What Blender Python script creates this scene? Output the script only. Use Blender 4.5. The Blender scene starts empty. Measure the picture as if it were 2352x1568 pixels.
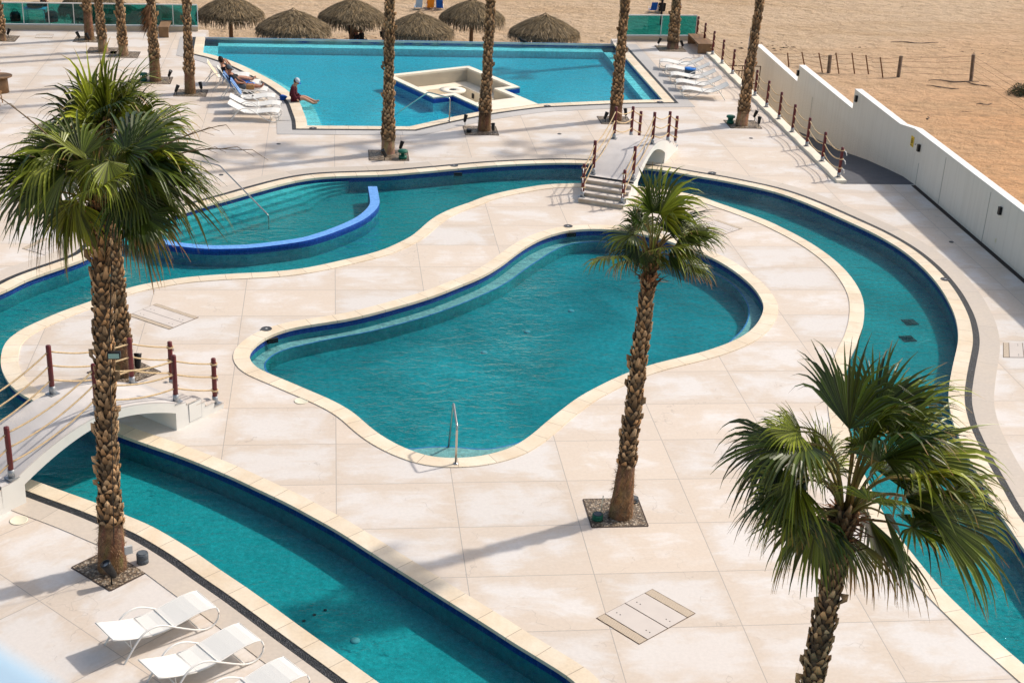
import bpy, math, random
from mathutils import Vector, Matrix, noise
from mathutils.geometry import delaunay_2d_cdt
R_ = math.radians
rnd = random.Random(7)
sc = bpy.context.scene
C = sc.collection

# ------------------------------------------------------------------ camera
CAM = Matrix(((0.9925886521, -0.1124396078, 0.0460988323),
              (-0.0042420962, -0.4111714926, -0.9115481382),
              (0.1214486408, 0.9045967822, -0.4086011373)))   # rows: right, down, forward
EYE = Vector((0, 0, 15.0)); FPX = 3320.5
cd = bpy.data.cameras.new('camera'); cam = bpy.data.objects.new('camera', cd); C.objects.link(cam)
r, d, f = CAM[0], CAM[1], CAM[2]
m = Matrix(((r[0], -d[0], -f[0]), (r[1], -d[1], -f[1]), (r[2], -d[2], -f[2]))).to_4x4()
m.translation = EYE
cam.matrix_world = m
cd.sensor_width = 36; cd.lens = 36 * FPX / 2352
cd.clip_start = 0.1; cd.clip_end = 3000
cd.dof.use_dof = True; cd.dof.focus_distance = 36; cd.dof.aperture_fstop = 4.5
sc.camera = cam

# ------------------------------------------------------------------ light
SUN_EL, SUN_AZ = 45.5, 22.0          # azimuth measured from +X towards +Y
w = bpy.data.worlds.new('World'); sc.world = w; w.use_nodes = True
nt = w.node_tree; bg = nt.nodes['Background']
sky = nt.nodes.new('ShaderNodeTexSky'); sky.sky_type = 'NISHITA'; sky.sun_disc = False
sky.sun_elevation = R_(SUN_EL); sky.sun_rotation = R_(90 - SUN_AZ)
sky.air_density = 1.0; sky.dust_density = 2.5; sky.ozone_density = 1.0
wm = nt.nodes.new('ShaderNodeMix'); wm.data_type = 'RGBA'; wm.blend_type = 'MULTIPLY'; wm.inputs[0].default_value = 1
wm.inputs[7].default_value = (1.04, 0.965, 0.86, 1)          # thin warm haze over the desert coast
nt.links.new(sky.outputs[0], wm.inputs[6]); nt.links.new(wm.outputs[2], bg.inputs[0]); bg.inputs[1].default_value = 0.15
sl = bpy.data.lights.new('sun', 'SUN'); sl.energy = 2.75; sl.angle = R_(1.8); sl.color = (1, 0.935, 0.85)
so = bpy.data.objects.new('sun', sl); C.objects.link(so)
sv = Vector((math.cos(R_(SUN_EL)) * math.cos(R_(SUN_AZ)), math.cos(R_(SUN_EL)) * math.sin(R_(SUN_AZ)), math.sin(R_(SUN_EL))))
so.rotation_euler = sv.to_track_quat('Z', 'Y').to_euler(); so.location = (30, 20, 40)
sc.view_settings.view_transform = 'Standard'; sc.view_settings.look = 'None'
sc.view_settings.exposure = 0.30; sc.view_settings.gamma = 1
sc.cycles.max_bounces = 10; sc.cycles.transparent_max_bounces = 24
sc.cycles.caustics_reflective = False; sc.cycles.caustics_refractive = False

# ------------------------------------------------------------------ helpers
def at(x, y, z=0.0):
    """survey point: where the sight line through (x, y) meets the level z"""
    v = CAM.transposed() @ Vector(((x - 1176) / FPX, (y - 784) / FPX, 1))
    t = (z - 15.0) / v.z
    return Vector((v.x * t, v.y * t, z))

def at_y(x, y, Y):
    v = CAM.transposed() @ Vector(((x - 1176) / FPX, (y - 784) / FPX, 1))
    t = Y / v.y
    return Vector((v.x * t, Y, 15 + v.z * t))

class MB:
    def __init__(s): s.v = []; s.f = []; s.mi = []; s.uv = {}; s.col = None; s.c = (1, 1, 1); s.cols = []; s.smooth = []
    def vert(s, p):
        s.v.append(tuple(p)); s.cols.append(s.c); return len(s.v) - 1
    def face(s, ids, mi=0, sm=False, uv=None):
        s.f.append(tuple(ids)); s.mi.append(mi); s.smooth.append(sm)
        if uv: s.uv[len(s.f) - 1] = uv
    def poly(s, pts, mi=0, sm=False, uv=None):
        s.face([s.vert(p) for p in pts], mi, sm, uv)
    def box(s, c, size, rz=0, mi=0, M=None):
        sx, sy, sz = [a / 2 for a in size]
        cz, szn = math.cos(rz), math.sin(rz); ids = []
        for z in (-sz, sz):
            for x, y in ((-sx, -sy), (sx, -sy), (sx, sy), (-sx, sy)):
                p = Vector((c[0] + cz * x - szn * y, c[1] + szn * x + cz * y, c[2] + z))
                if M: p = M @ p
                ids.append(s.vert(p))
        for q in ((3, 2, 1, 0), (4, 5, 6, 7), (0, 1, 5, 4), (1, 2, 6, 5), (2, 3, 7, 6), (3, 0, 4, 7)):
            s.face([ids[i] for i in q], mi)
    def prism(s, pts, z0, z1, mi=0):
        n = len(pts)
        a = [s.vert((p[0], p[1], z0)) for p in pts]; b = [s.vert((p[0], p[1], z1)) for p in pts]
        s.face(b, mi); s.face(a[::-1], mi)
        for i in range(n): s.face((a[i], a[(i + 1) % n], b[(i + 1) % n], b[i]), mi)
    def tube(s, path, rad, n=8, mi=0, cap=True, sm=True):
        path = [Vector(p) for p in path]; rings = []; up = Vector((0, 0, 1))
        for i, p in enumerate(path):
            t = (path[min(i + 1, len(path) - 1)] - path[max(i - 1, 0)]).normalized()
            a = t.cross(up)
            if a.length < 0.1: a = t.cross(Vector((0, 1, 0)))
            a.normalize(); b = a.cross(t)
            rr = rad[i] if isinstance(rad, (list, tuple)) else rad
            rings.append([s.vert(p + (a * math.cos(k * math.tau / n) + b * math.sin(k * math.tau / n)) * rr) for k in range(n)])
        for i in range(len(path) - 1):
            for k in range(n):
                s.face((rings[i][k], rings[i][(k + 1) % n], rings[i + 1][(k + 1) % n], rings[i + 1][k]), mi, sm)
        if cap: s.face(rings[0][::-1], mi); s.face(rings[-1], mi)
    def lathe(s, prof, n=24, c=(0, 0, 0), mi=0, sm=True, M=None):
        rings = []
        for rr, z in prof:
            ring = []
            for k in range(n):
                p = Vector((c[0] + rr * math.cos(k * math.tau / n), c[1] + rr * math.sin(k * math.tau / n), c[2] + z))
                if M: p = M @ p
                ring.append(s.vert(p))
            rings.append(ring)
        for i in range(len(prof) - 1):
            for k in range(n):
                s.face((rings[i][k], rings[i][(k + 1) % n], rings[i + 1][(k + 1) % n], rings[i + 1][k]), mi, sm)
        s.face(rings[0][::-1], mi); s.face(rings[-1], mi)
    def build(s, name, mats, parent=None, bevel=0, col=False, loc=None):
        me = bpy.data.meshes.new(name); me.from_pydata(s.v, [], s.f)
        if not isinstance(mats, (list, tuple)): mats = [mats]
        for mm in mats: me.materials.append(mm)
        me.polygons.foreach_set('material_index', s.mi)
        me.polygons.foreach_set('use_smooth', s.smooth)
        if s.uv:
            ul = me.uv_layers.new(name='UVMap')
            for pi, uv in s.uv.items():
                p = me.polygons[pi]
                for k, li in enumerate(p.loop_indices): ul.data[li].uv = uv[k]
        if col:
            ca = me.color_attributes.new('Col', 'FLOAT_COLOR', 'POINT')
            ca.data.foreach_set('color', [x for c in s.cols for x in (c[0], c[1], c[2], 1)])
        me.update()
        o = bpy.data.objects.new(name, me); C.objects.link(o)
        if parent: o.parent = parent
        if loc: o.location = loc
        if bevel:
            b = o.modifiers.new('bevel', 'BEVEL'); b.width = bevel; b.segments = 2; b.limit_method = 'ANGLE'
        return o

def tag(o, label=None, cat=None, group=None, kind=None):
    if label: o['label'] = label
    if cat: o['category'] = cat
    if group: o['group'] = group
    if kind: o['kind'] = kind
    return o
def empty(name, loc, rz, label, cat, group=None):
    o = bpy.data.objects.new(name, None); C.objects.link(o); o.empty_display_size = 0.3
    o.location = loc; o.rotation_euler = (0, 0, rz); return tag(o, label, cat, group)
def copy_tree(o, parent=None):
    c = o.copy(); C.objects.link(c)
    if parent: c.parent = parent
    for ch in [x for x in C.objects if x.parent == o]: copy_tree(ch, c)
    return c

# ------------------------------------------------------------------ materials
def mat(name, col, rough=0.6, metal=0, spec=0.25, bump=0, bscale=20, var=0, vscale=3, attr=False, coat=0, tint2=None, trans=None):
    m = bpy.data.materials.new(name); m.use_nodes = True; n = m.node_tree; b = n.nodes['Principled BSDF']
    b.inputs['Base Color'].default_value = (*col, 1); b.inputs['Roughness'].default_value = rough
    b.inputs['Metallic'].default_value = metal; b.inputs['Specular IOR Level'].default_value = spec
    if coat: b.inputs['Coat Weight'].default_value = coat
    L = n.links.new
    geo = n.nodes.new('ShaderNodeNewGeometry'); src = None
    if var or tint2:
        tx = n.nodes.new('ShaderNodeTexNoise'); tx.inputs['Scale'].default_value = vscale; tx.inputs['Detail'].default_value = 6
        L(geo.outputs['Position'], tx.inputs['Vector'])
        mx = n.nodes.new('ShaderNodeMix'); mx.data_type = 'RGBA'
        rp = n.nodes.new('ShaderNodeMapRange'); rp.inputs[1].default_value = 0.3; rp.inputs[2].default_value = 0.7
        L(tx.outputs['Fac'], rp.inputs[0]); L(rp.outputs[0], mx.inputs[0])
        c2 = tint2 if tint2 else tuple(c * (1 + var) for c in col); c1 = col if tint2 else tuple(c * (1 - var) for c in col)
        mx.inputs[6].default_value = (*c1, 1); mx.inputs[7].default_value = (*c2, 1); src = mx.outputs[2]
    if attr:
        at_ = n.nodes.new('ShaderNodeVertexColor'); at_.layer_name = 'Col'
        mu = n.nodes.new('ShaderNodeMix'); mu.data_type = 'RGBA'; mu.blend_type = 'MULTIPLY'; mu.inputs[0].default_value = 1
        if src: L(src, mu.inputs[6])
        else: mu.inputs[6].default_value = (*col, 1)
        L(at_.outputs[0], mu.inputs[7]); src = mu.outputs[2]
    if src: L(src, b.inputs['Base Color'])
    if bump:
        t2 = n.nodes.new('ShaderNodeTexNoise'); t2.inputs['Scale'].default_value = bscale; t2.inputs['Detail'].default_value = 8
        bp = n.nodes.new('ShaderNodeBump'); bp.inputs['Strength'].default_value = bump; bp.inputs['Distance'].default_value = 0.03
        L(geo.outputs['Position'], t2.inputs['Vector']); L(t2.outputs['Fac'], bp.inputs['Height']); L(bp.outputs[0], b.inputs['Normal'])
    if trans:
        tr = n.nodes.new('ShaderNodeBsdfTranslucent'); ms = n.nodes.new('ShaderNodeMixShader'); ms.inputs[0].default_value = trans
        if src: L(src, tr.inputs[0])
        else: tr.inputs[0].default_value = (*col, 1)
        L(b.outputs[0], ms.inputs[1]); L(tr.outputs[0], ms.inputs[2]); L(ms.outputs[0], n.nodes['Material Output'].inputs[0])
    return m

class NT:
    """tiny node-graph writer"""
    def __init__(s, name):
        s.m = bpy.data.materials.new(name); s.m.use_nodes = True; s.n = s.m.node_tree; s.b = s.n.nodes['Principled BSDF']
        s.geo = s.n.nodes.new('ShaderNodeNewGeometry')
    def put(s, sock, v):
        if v is None: return
        if hasattr(v, 'links') or hasattr(v, 'is_output'): s.n.links.new(v, sock)
        else: sock.default_value = v
    def math(s, op, a, b=None, c=None):
        x = s.n.nodes.new('ShaderNodeMath'); x.operation = op
        s.put(x.inputs[0], a); s.put(x.inputs[1], b); s.put(x.inputs[2], c); return x.outputs[0]
    def noise(s, vec, scale, detail=5, rough=0.55, dist=0):
        x = s.n.nodes.new('ShaderNodeTexNoise'); s.put(x.inputs['Vector'], vec); x.inputs['Scale'].default_value = scale
        x.inputs['Detail'].default_value = detail; x.inputs['Roughness'].default_value = rough; x.inputs['Distortion'].default_value = dist
        return x.outputs['Fac']
    def rng(s, v, a, b, c=0.0, d=1.0):
        x = s.n.nodes.new('ShaderNodeMapRange'); s.put(x.inputs[0], v)
        for i, k in enumerate((a, b, c, d)): x.inputs[i + 1].default_value = k
        return x.outputs[0]
    def mix(s, fac, a, b, mode='MIX'):
        x = s.n.nodes.new('ShaderNodeMix'); x.data_type = 'RGBA'; x.blend_type = mode; s.put(x.inputs[0], fac)
        for i, k in ((6, a), (7, b)):
            if isinstance(k, tuple): x.inputs[i].default_value = (*k, 1) if len(k) == 3 else k
            else: s.put(x.inputs[i], k)
        return x.outputs[2]
    def mapping(s, vec, loc=(0, 0, 0), rz=0, scale=(1, 1, 1)):
        x = s.n.nodes.new('ShaderNodeMapping'); s.put(x.inputs[0], vec); x.inputs[1].default_value = loc
        x.inputs[2].default_value = (0, 0, rz); x.inputs[3].default_value = scale; return x.outputs[0]
    def sep(s, vec):
        x = s.n.nodes.new('ShaderNodeSeparateXYZ'); s.put(x.inputs[0], vec); return x.outputs
    def comb(s, x_, y_, z_=0.0):
        x = s.n.nodes.new('ShaderNodeCombineXYZ'); s.put(x.inputs[0], x_); s.put(x.inputs[1], y_); s.put(x.inputs[2], z_); return x.outputs[0]
    def white(s, vec):
        x = s.n.nodes.new('ShaderNodeTexWhiteNoise'); x.noise_dimensions = '3D'; s.put(x.inputs[0], vec); return x.outputs
    def bump(s, h, strength=0.3, dist=0.02):
        x = s.n.nodes.new('ShaderNodeBump'); x.inputs['Strength'].default_value = strength; x.inputs['Distance'].default_value = dist
        s.put(x.inputs['Height'], h); return x.outputs[0]

def paving(name, loc, rz, sx, sy):
    k = NT(name)
    vec = k.mapping(k.geo.outputs['Position'], loc=loc, rz=rz)
    s = k.sep(vec); u = k.math('DIVIDE', s[0], sx); v = k.math('DIVIDE', s[1], sy)
    cell = k.comb(k.math('FLOOR', u), k.math('FLOOR', v))
    fu, fv = k.math('FRACT', u), k.math('FRACT', v)
    eu = k.math('MULTIPLY', k.math('MINIMUM', fu, k.math('SUBTRACT', 1.0, fu)), sx)
    ev = k.math('MULTIPLY', k.math('MINIMUM', fv, k.math('SUBTRACT', 1.0, fv)), sy)
    ed = k.math('MINIMUM', eu, ev)
    joint = k.math('LESS_THAN', ed, 0.0075)
    wn = k.white(cell)
    sh = k.comb(k.math('MULTIPLY', wn[0], 40.0), k.math('MULTIPLY', wn[0], 17.0))
    vv = k.n.nodes.new('ShaderNodeVectorMath'); k.put(vv.inputs[0], vec); k.put(vv.inputs[1], sh)
    big = k.noise(vv.outputs[0], 0.62, 5, 0.6, 0.8)
    vs = k.mapping(vv.outputs[0], scale=(0.55, 1.5, 1))
    mid = k.noise(vs, 2.6, 7, 0.62, 0.6)
    fine = k.noise(vec, 14, 6, 0.7)
    edge = k.rng(ed, 0.0, 0.55, 0.17, 0.0)
    stain = k.math('ADD', k.math('ADD', k.math('MULTIPLY', big, 0.55), k.math('MULTIPLY', mid, 0.45)), edge)
    stain = k.math('ADD', stain, k.rng(wn[0], 0, 1, -0.07, 0.07))
    c = k.mix(k.rng(stain, 0.46, 0.62), (0.69, 0.65, 0.61), (0.615, 0.52, 0.425))
    c = k.mix(k.rng(mid, 0.52, 0.75, 0, 0.25), c, (0.73, 0.71, 0.68))
    c = k.mix(k.rng(k.noise(vec, 0.23, 3), 0.35, 0.7, 0, 0.25), c, (0.62, 0.525, 0.45))
    c = k.mix(0.9, c, k.mix(k.rng(fine, 0.3, 0.7), (0.93, 0.93, 0.93), (1.05, 1.05, 1.05)), 'MULTIPLY')
    tone = k.rng(wn[0], 0, 1, 0.93, 1.04)
    c = k.mix(1.0, c, k.comb(tone, tone, tone), 'MULTIPLY')
    crack = k.n.nodes.new('ShaderNodeTexVoronoi'); crack.feature = 'DISTANCE_TO_EDGE'; crack.inputs['Scale'].default_value = 0.35
    k.put(crack.inputs['Vector'], k.n.nodes.new('ShaderNodeVectorMath').outputs[0])
    wob = k.n.nodes[-1]; k.put(wob.inputs[0], vec)
    nn = k.n.nodes.new('ShaderNodeTexNoise'); nn.inputs['Scale'].default_value = 2.0; k.put(nn.inputs['Vector'], vec); k.put(wob.inputs[1], nn.outputs['Color'])
    ck = k.math('MULTIPLY', k.math('LESS_THAN', crack.outputs['Distance'], 0.0022), k.math('GREATER_THAN', big, 0.52))
    c = k.mix(k.math('MULTIPLY', ck, 0.35), c, (0.33, 0.28, 0.24))
    c = k.mix(joint, c, (0.36, 0.32, 0.285))
    k.put(k.b.inputs['Base Color'], c); k.b.inputs['Roughness'].default_value = 0.62
    h = k.math('ADD', k.math('MULTIPLY', mid, 0.5), k.math('MULTIPLY', k.math('SUBTRACT', 1.0, joint), 0.8))
    k.put(k.b.inputs['Normal'], k.bump(k.math('ADD', h, k.math('MULTIPLY', fine, 0.25)), 0.25, 0.012))
    return k.m
M_DECK = paving('stamped_concrete', (-0.0089, -20.838, 0), 0, 2.40, 1.7558)
a0 = at(0, 1422); ang = R_(43.9)
ca, sa = math.cos(-ang), math.sin(-ang)
M_DECK2 = paving('stamped_concrete_turned', (-(ca * a0.x - sa * a0.y) - 0.78, -(sa * a0.x + ca * a0.y), 0), -ang, 2.36, 2.362)

def strip_mat(name, c1, c2, joint_len, jc, sc_=5.0):
    k = NT(name); uvn = k.n.nodes.new('ShaderNodeUVMap'); s = k.sep(uvn.outputs[0])
    p = k.geo.outputs['Position']
    n1 = k.noise(p, sc_ * 0.25, 6, 0.6, 0.5); n2 = k.noise(p, sc_ * 4, 5)
    idx = k.math('FLOOR', k.math('DIVIDE', s[0], joint_len)); wn = k.white(k.comb(idx, 3.0))
    c = k.mix(k.rng(n1, 0.32, 0.68), c1, c2)
    tone = k.rng(wn[0], 0, 1, 0.92, 1.06); c = k.mix(1.0, c, k.comb(tone, tone, tone), 'MULTIPLY')
    tn = k.rng(n2, 0.3, 0.7, 0.95, 1.05); c = k.mix(1.0, c, k.comb(tn, tn, tn), 'MULTIPLY')
    if jc:
        fr = k.math('MULTIPLY', k.math('FRACT', k.math('DIVIDE', s[0], joint_len)), joint_len)
        j = k.math('LESS_THAN', k.math('MINIMUM', fr, k.math('SUBTRACT', joint_len, fr)), 0.006)
        c = k.mix(k.math('MULTIPLY', j, 0.85), c, jc)
    k.put(k.b.inputs['Base Color'], c); k.b.inputs['Roughness'].default_value = 0.6
    k.put(k.b.inputs['Normal'], k.bump(n2, 0.2, 0.01)); return k.m
M_COPE = strip_mat('coping_stone', (0.77, 0.675, 0.53), (0.69, 0.555, 0.39), 0.72, (0.27, 0.20, 0.14), 6)
M_BAND = strip_mat('plain_border_concrete', (0.57, 0.49, 0.40), (0.53, 0.465, 0.40), 2.4, (0.30, 0.26, 0.22), 3)
M_BANDG = strip_mat('grey_border_concrete', (0.45, 0.43, 0.41), (0.50, 0.47, 0.44), 2.4, (0.3, 0.28, 0.26), 3)
def pebble_mat(name, cols, scale, bstr=0.8):
    k = NT(name); v = k.n.nodes.new('ShaderNodeTexVoronoi'); v.inputs['Scale'].default_value = scale
    k.put(v.inputs['Vector'], k.geo.outputs['Position'])
    rp = k.n.nodes.new('ShaderNodeValToRGB'); e = rp.color_ramp.elements
    e[0].color = (*cols[0], 1); e[0].position = 0; e[1].color = (*cols[-1], 1); e[1].position = 1
    for i, c in enumerate(cols[1:-1]):
        q = e.new((i + 1) / (len(cols) - 1)); q.color = (*c, 1)
    s = k.sep(v.outputs['Color']); k.put(rp.inputs[0], s[0]); c = rp.outputs[0]
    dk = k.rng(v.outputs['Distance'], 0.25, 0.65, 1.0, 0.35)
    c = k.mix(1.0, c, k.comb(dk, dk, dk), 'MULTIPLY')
    k.put(k.b.inputs['Base Color'], c); k.b.inputs['Roughness'].default_value = 0.55
    k.put(k.b.inputs['Normal'], k.bump(k.math('SUBTRACT', 1.0, v.outputs['Distance']), bstr, 0.02)); return k.m
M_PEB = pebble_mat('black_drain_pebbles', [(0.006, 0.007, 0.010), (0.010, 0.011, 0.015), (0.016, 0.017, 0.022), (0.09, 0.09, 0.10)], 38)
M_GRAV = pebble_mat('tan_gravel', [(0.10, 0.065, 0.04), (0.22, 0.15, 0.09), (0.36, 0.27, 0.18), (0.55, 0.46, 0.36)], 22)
def tile_mat(name, c1, c2, size=0.05, grout=(0.3, 0.4, 0.6)):
    k = NT(name); p = k.geo.outputs['Position']; s = k.sep(p)
    a = k.math('DIVIDE', k.math('ADD', s[0], k.math('MULTIPLY', s[1], 0.618)), size); b = k.math('DIVIDE', k.math('ADD', s[2], k.math('MULTIPLY', s[1], 0.3)), size)
    wn = k.white(k.comb(k.math('FLOOR', a), k.math('FLOOR', b), k.math('FLOOR', k.math('DIVIDE', s[1], size))))
    c = k.mix(wn[0], c1, c2)
    j = k.math('LESS_THAN', k.math('MINIMUM', k.math('FRACT', a), k.math('FRACT', b)), 0.1)
    c = k.mix(k.math('MULTIPLY', j, 0.4), c, grout)
    k.put(k.b.inputs['Base Color'], c); k.b.inputs['Roughness'].default_value = 0.35; k.b.inputs['Specular IOR Level'].default_value = 0.3; return k.m
M_BLUE = tile_mat('cobalt_mosaic', (0.012, 0.05, 0.33), (0.02, 0.09, 0.50), 0.05, (0.10, 0.18, 0.45))
M_BLUEL = tile_mat('pale_blue_mosaic', (0.08, 0.27, 0.66), (0.15, 0.38, 0.80), 0.05, (0.30, 0.48, 0.80))
def floor_mat(name, c1, c2):
    k = NT(name); p = k.geo.outputs['Position']
    a = k.noise(p, 0.35, 4, 0.55, 0.5); b = k.noise(p, 9, 5, 0.65); c_ = k.noise(p, 60, 3)
    c = k.mix(k.rng(a, 0.3, 0.7), c1, c2)
    t = k.rng(b, 0.3, 0.7, 0.80, 1.22); c = k.mix(1.0, c, k.comb(t, t, t), 'MULTIPLY')
    t = k.rng(c_, 0.3, 0.7, 0.75, 1.25); c = k.mix(1.0, c, k.comb(t, t, t), 'MULTIPLY')
    k.put(k.b.inputs['Base Color'], c); k.b.inputs['Roughness'].default_value = 0.8; k.b.inputs['Specular IOR Level'].default_value = 0.1; return k.m
M_FL_RIVER = floor_mat('river_floor_pebble_plaster', (0.055, 0.44, 0.46), (0.11, 0.61, 0.63))
M_FL_IN = floor_mat('pool_floor_pebble_plaster', (0.03, 0.36, 0.35), (0.10, 0.68, 0.66))  # broad dark and light patches from the waves put into the floor colour
M_FL_BIG = floor_mat('big_pool_floor_plaster', (0.42, 0.84, 0.84), (0.50, 0.88, 0.88))
M_WALLP = floor_mat('basin_wall_plaster', (0.05, 0.36, 0.39), (0.07, 0.44, 0.48))  # same plaster as the floors, the dim band under the tiles painted in
M_WALLB = floor_mat('big_pool_wall_plaster', (0.38, 0.78, 0.82), (0.44, 0.82, 0.86))
M_SHELF = floor_mat('shelf_grey_pebble_plaster', (0.56, 0.60, 0.55), (0.66, 0.69, 0.64))

def water_mat(name, absorb, dens, wave=0.35, scale=2.4, rough=0.03, stretch=(1.0, 1.8), tint=(0.93, 0.98, 0.98)):
    m = bpy.data.materials.new(name); m.use_nodes = True; n = m.node_tree; n.nodes.remove(n.nodes['Principled BSDF'])
    L = n.links.new; out = n.nodes['Material Output']
    geo = n.nodes.new('ShaderNodeNewGeometry')
    mp = n.nodes.new('ShaderNodeMapping'); mp.inputs['Scale'].default_value = (stretch[0], stretch[1], 1); mp.inputs['Rotation'].default_value = (0, 0, R_(-25)); L(geo.outputs['Position'], mp.inputs[0])
    n1 = n.nodes.new('ShaderNodeTexNoise'); n1.inputs['Scale'].default_value = scale; n1.inputs['Detail'].default_value = 4; n1.inputs['Distortion'].default_value = 0.6; L(mp.outputs[0], n1.inputs['Vector'])
    n2 = n.nodes.new('ShaderNodeTexNoise'); n2.inputs['Scale'].default_value = scale * 4.2; n2.inputs['Detail'].default_value = 3; L(mp.outputs[0], n2.inputs['Vector'])
    ad = n.nodes.new('ShaderNodeMath'); ad.operation = 'MULTIPLY_ADD'; ad.inputs[1].default_value = 0.33; L(n2.outputs['Fac'], ad.inputs[0]); L(n1.outputs['Fac'], ad.inputs[2])
    pt = n.nodes.new('ShaderNodeTexNoise'); pt.inputs['Scale'].default_value = 0.22; L(geo.outputs['Position'], pt.inputs['Vector'])
    pr = n.nodes.new('ShaderNodeMapRange'); pr.inputs[1].default_value = 0.35; pr.inputs[2].default_value = 0.65; pr.inputs[3].default_value = 0.45; pr.inputs[4].default_value = 1.2; L(pt.outputs['Fac'], pr.inputs[0])
    bs = n.nodes.new('ShaderNodeMath'); bs.operation = 'MULTIPLY'; L(ad.outputs[0], bs.inputs[0]); L(pr.outputs[0], bs.inputs[1])
    bp = n.nodes.new('ShaderNodeBump'); bp.inputs['Strength'].default_value = 1.0; bp.inputs['Distance'].default_value = wave * 0.12; L(bs.outputs[0], bp.inputs['Height'])
    tr = n.nodes.new('ShaderNodeBsdfTransparent'); tr.inputs[0].default_value = (*tint, 1)
    rf = n.nodes.new('ShaderNodeBsdfRefraction'); rf.inputs['IOR'].default_value = 1.12; rf.inputs['Roughness'].default_value = 0.0; rf.inputs[0].default_value = (*tint, 1); L(bp.outputs[0], rf.inputs['Normal'])
    gl = n.nodes.new('ShaderNodeBsdfGlossy'); gl.inputs['Roughness'].default_value = rough; gl.inputs[0].default_value = (0.6, 0.85, 0.92, 1); L(bp.outputs[0], gl.inputs['Normal'])
    fr = n.nodes.new('ShaderNodeFresnel'); fr.inputs[0].default_value = 1.16; L(bp.outputs[0], fr.inputs['Normal'])
    ms = n.nodes.new('ShaderNodeMixShader'); L(fr.outputs[0], ms.inputs[0]); L(tr.outputs[0], ms.inputs[1]); L(gl.outputs[0], ms.inputs[2]); L(ms.outputs[0], out.inputs['Surface'])
    n.nodes.remove(rf)
    va = n.nodes.new('ShaderNodeVolumeAbsorption'); va.inputs['Color'].default_value = (*absorb, 1); va.inputs['Density'].default_value = dens; L(va.outputs[0], out.inputs['Volume'])
    return m
M_W_RIVER = water_mat('river_water', (0.005, 0.68, 0.71), 1.45, 0.85, 2.0)
M_W_IN = water_mat('inner_pool_water', (0.002, 0.64, 0.72), 1.15, 0.8, 2.2)
M_W_BIG = water_mat('big_pool_water', (0.01, 0.77, 0.86), 1.5, 0.9, 2.0)

M_WHITE = mat('white_painted_render', (0.74, 0.73, 0.69), 0.85, var=0.04, vscale=1.5, bump=0.15, bscale=60)
def wall_mat():
    k = NT('streaked_wall_render'); p = k.geo.outputs['Position']; s = k.sep(p)
    st = k.noise(k.mapping(p, scale=(6, 6, 0.25)), 1.0, 6, 0.65); bl_ = k.noise(p, 0.7, 4); fi = k.noise(p, 25, 4)
    c = k.mix(k.rng(st, 0.48, 0.75, 0, 0.45), (0.76, 0.72, 0.64), (0.56, 0.52, 0.44))
    c = k.mix(k.rng(bl_, 0.5, 0.7, 0, 0.35), c, (0.80, 0.77, 0.70))
    sp = k.math('MULTIPLY', k.rng(k.math('ADD', s[2], k.math('MULTIPLY', bl_, 0.5)), 0.2, 0.5, 1, 0), k.rng(fi, 0.45, 0.6)); c = k.mix(k.math('MULTIPLY', sp, 0.3), c, (0.50, 0.40, 0.28))
    k.put(k.b.inputs['Base Color'], c); k.b.inputs['Roughness'].default_value = 0.9; k.put(k.b.inputs['Normal'], k.bump(fi, 0.12, 0.01)); return k.m
M_WALLC = None
M_LOUNGE = mat('lounge_cream_render', (0.86, 0.77, 0.62), 0.85, var=0.06, vscale=1.5)
M_LCOPE = mat('lounge_cream_cap', (0.80, 0.73, 0.60), 0.7, var=0.06, vscale=2)
M_BRT = mat('bridge_top_concrete', (0.56, 0.53, 0.51), 0.75, var=0.10, vscale=2, bump=0.2, bscale=30)
M_RED = mat('maroon_painted_post', (0.115, 0.010, 0.012), 0.45, spec=0.5, var=0.2, vscale=8)
M_SOCK = mat('galvanised_socket', (0.36, 0.38, 0.40), 0.45, metal=0.7, var=0.15, vscale=12)
M_ROPE = mat('manila_rope', (0.62, 0.46, 0.27), 0.9, bump=0.6, bscale=90, var=0.15, vscale=15)
M_ROPEW = mat('white_rope_end', (0.8, 0.8, 0.78), 0.8)
M_STEEL = mat('brushed_steel', (0.55, 0.52, 0.48), 0.22, metal=1.0)
M_BLACK = mat('black_fitting', (0.012, 0.012, 0.013), 0.4)
M_DGREEN = mat('dark_green_plastic', (0.012, 0.11, 0.07), 0.4)
M_RAMP = mat('dark_grey_ramp', (0.105, 0.107, 0.118), 0.85, var=0.10, vscale=3, bump=0.3, bscale=40)
M_SKIRT = mat('dark_brown_channel', (0.045, 0.035, 0.03), 0.8)
M_WOOD = mat('brown_timber', (0.19, 0.11, 0.055), 0.6, tint2=(0.27, 0.16, 0.085), vscale=5)
M_WOODL = mat('orange_timber', (0.36, 0.19, 0.07), 0.6, tint2=(0.28, 0.14, 0.05), vscale=8)
M_FRAME = mat('white_powder_coat', (0.76, 0.74, 0.70), 0.35)
M_SLING = mat('white_mesh_sling', (0.80, 0.79, 0.75), 0.7, bump=0.2, bscale=150, trans=0.15)
M_SLINGB = mat('beige_mesh_sling', (0.62, 0.50, 0.36), 0.8)
M_THATCH = mat('palm_thatch', (0.20, 0.155, 0.10), 0.9, attr=True, bump=0.5, bscale=40)
M_TRUNK = mat('palm_trunk_bark', (0.50, 0.345, 0.22), 0.9, attr=True, bump=0.7, bscale=35, tint2=(0.33, 0.235, 0.16), vscale=6)
M_FOOT = mat('palm_foot_fibre', (0.27, 0.175, 0.10), 0.9, attr=True, bump=1.0, bscale=30, tint2=(0.15, 0.085, 0.05), vscale=9)
M_LEAF = mat('fan_palm_leaf', (1, 1, 1), 0.38, spec=0.4, attr=True, trans=0.16)
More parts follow.
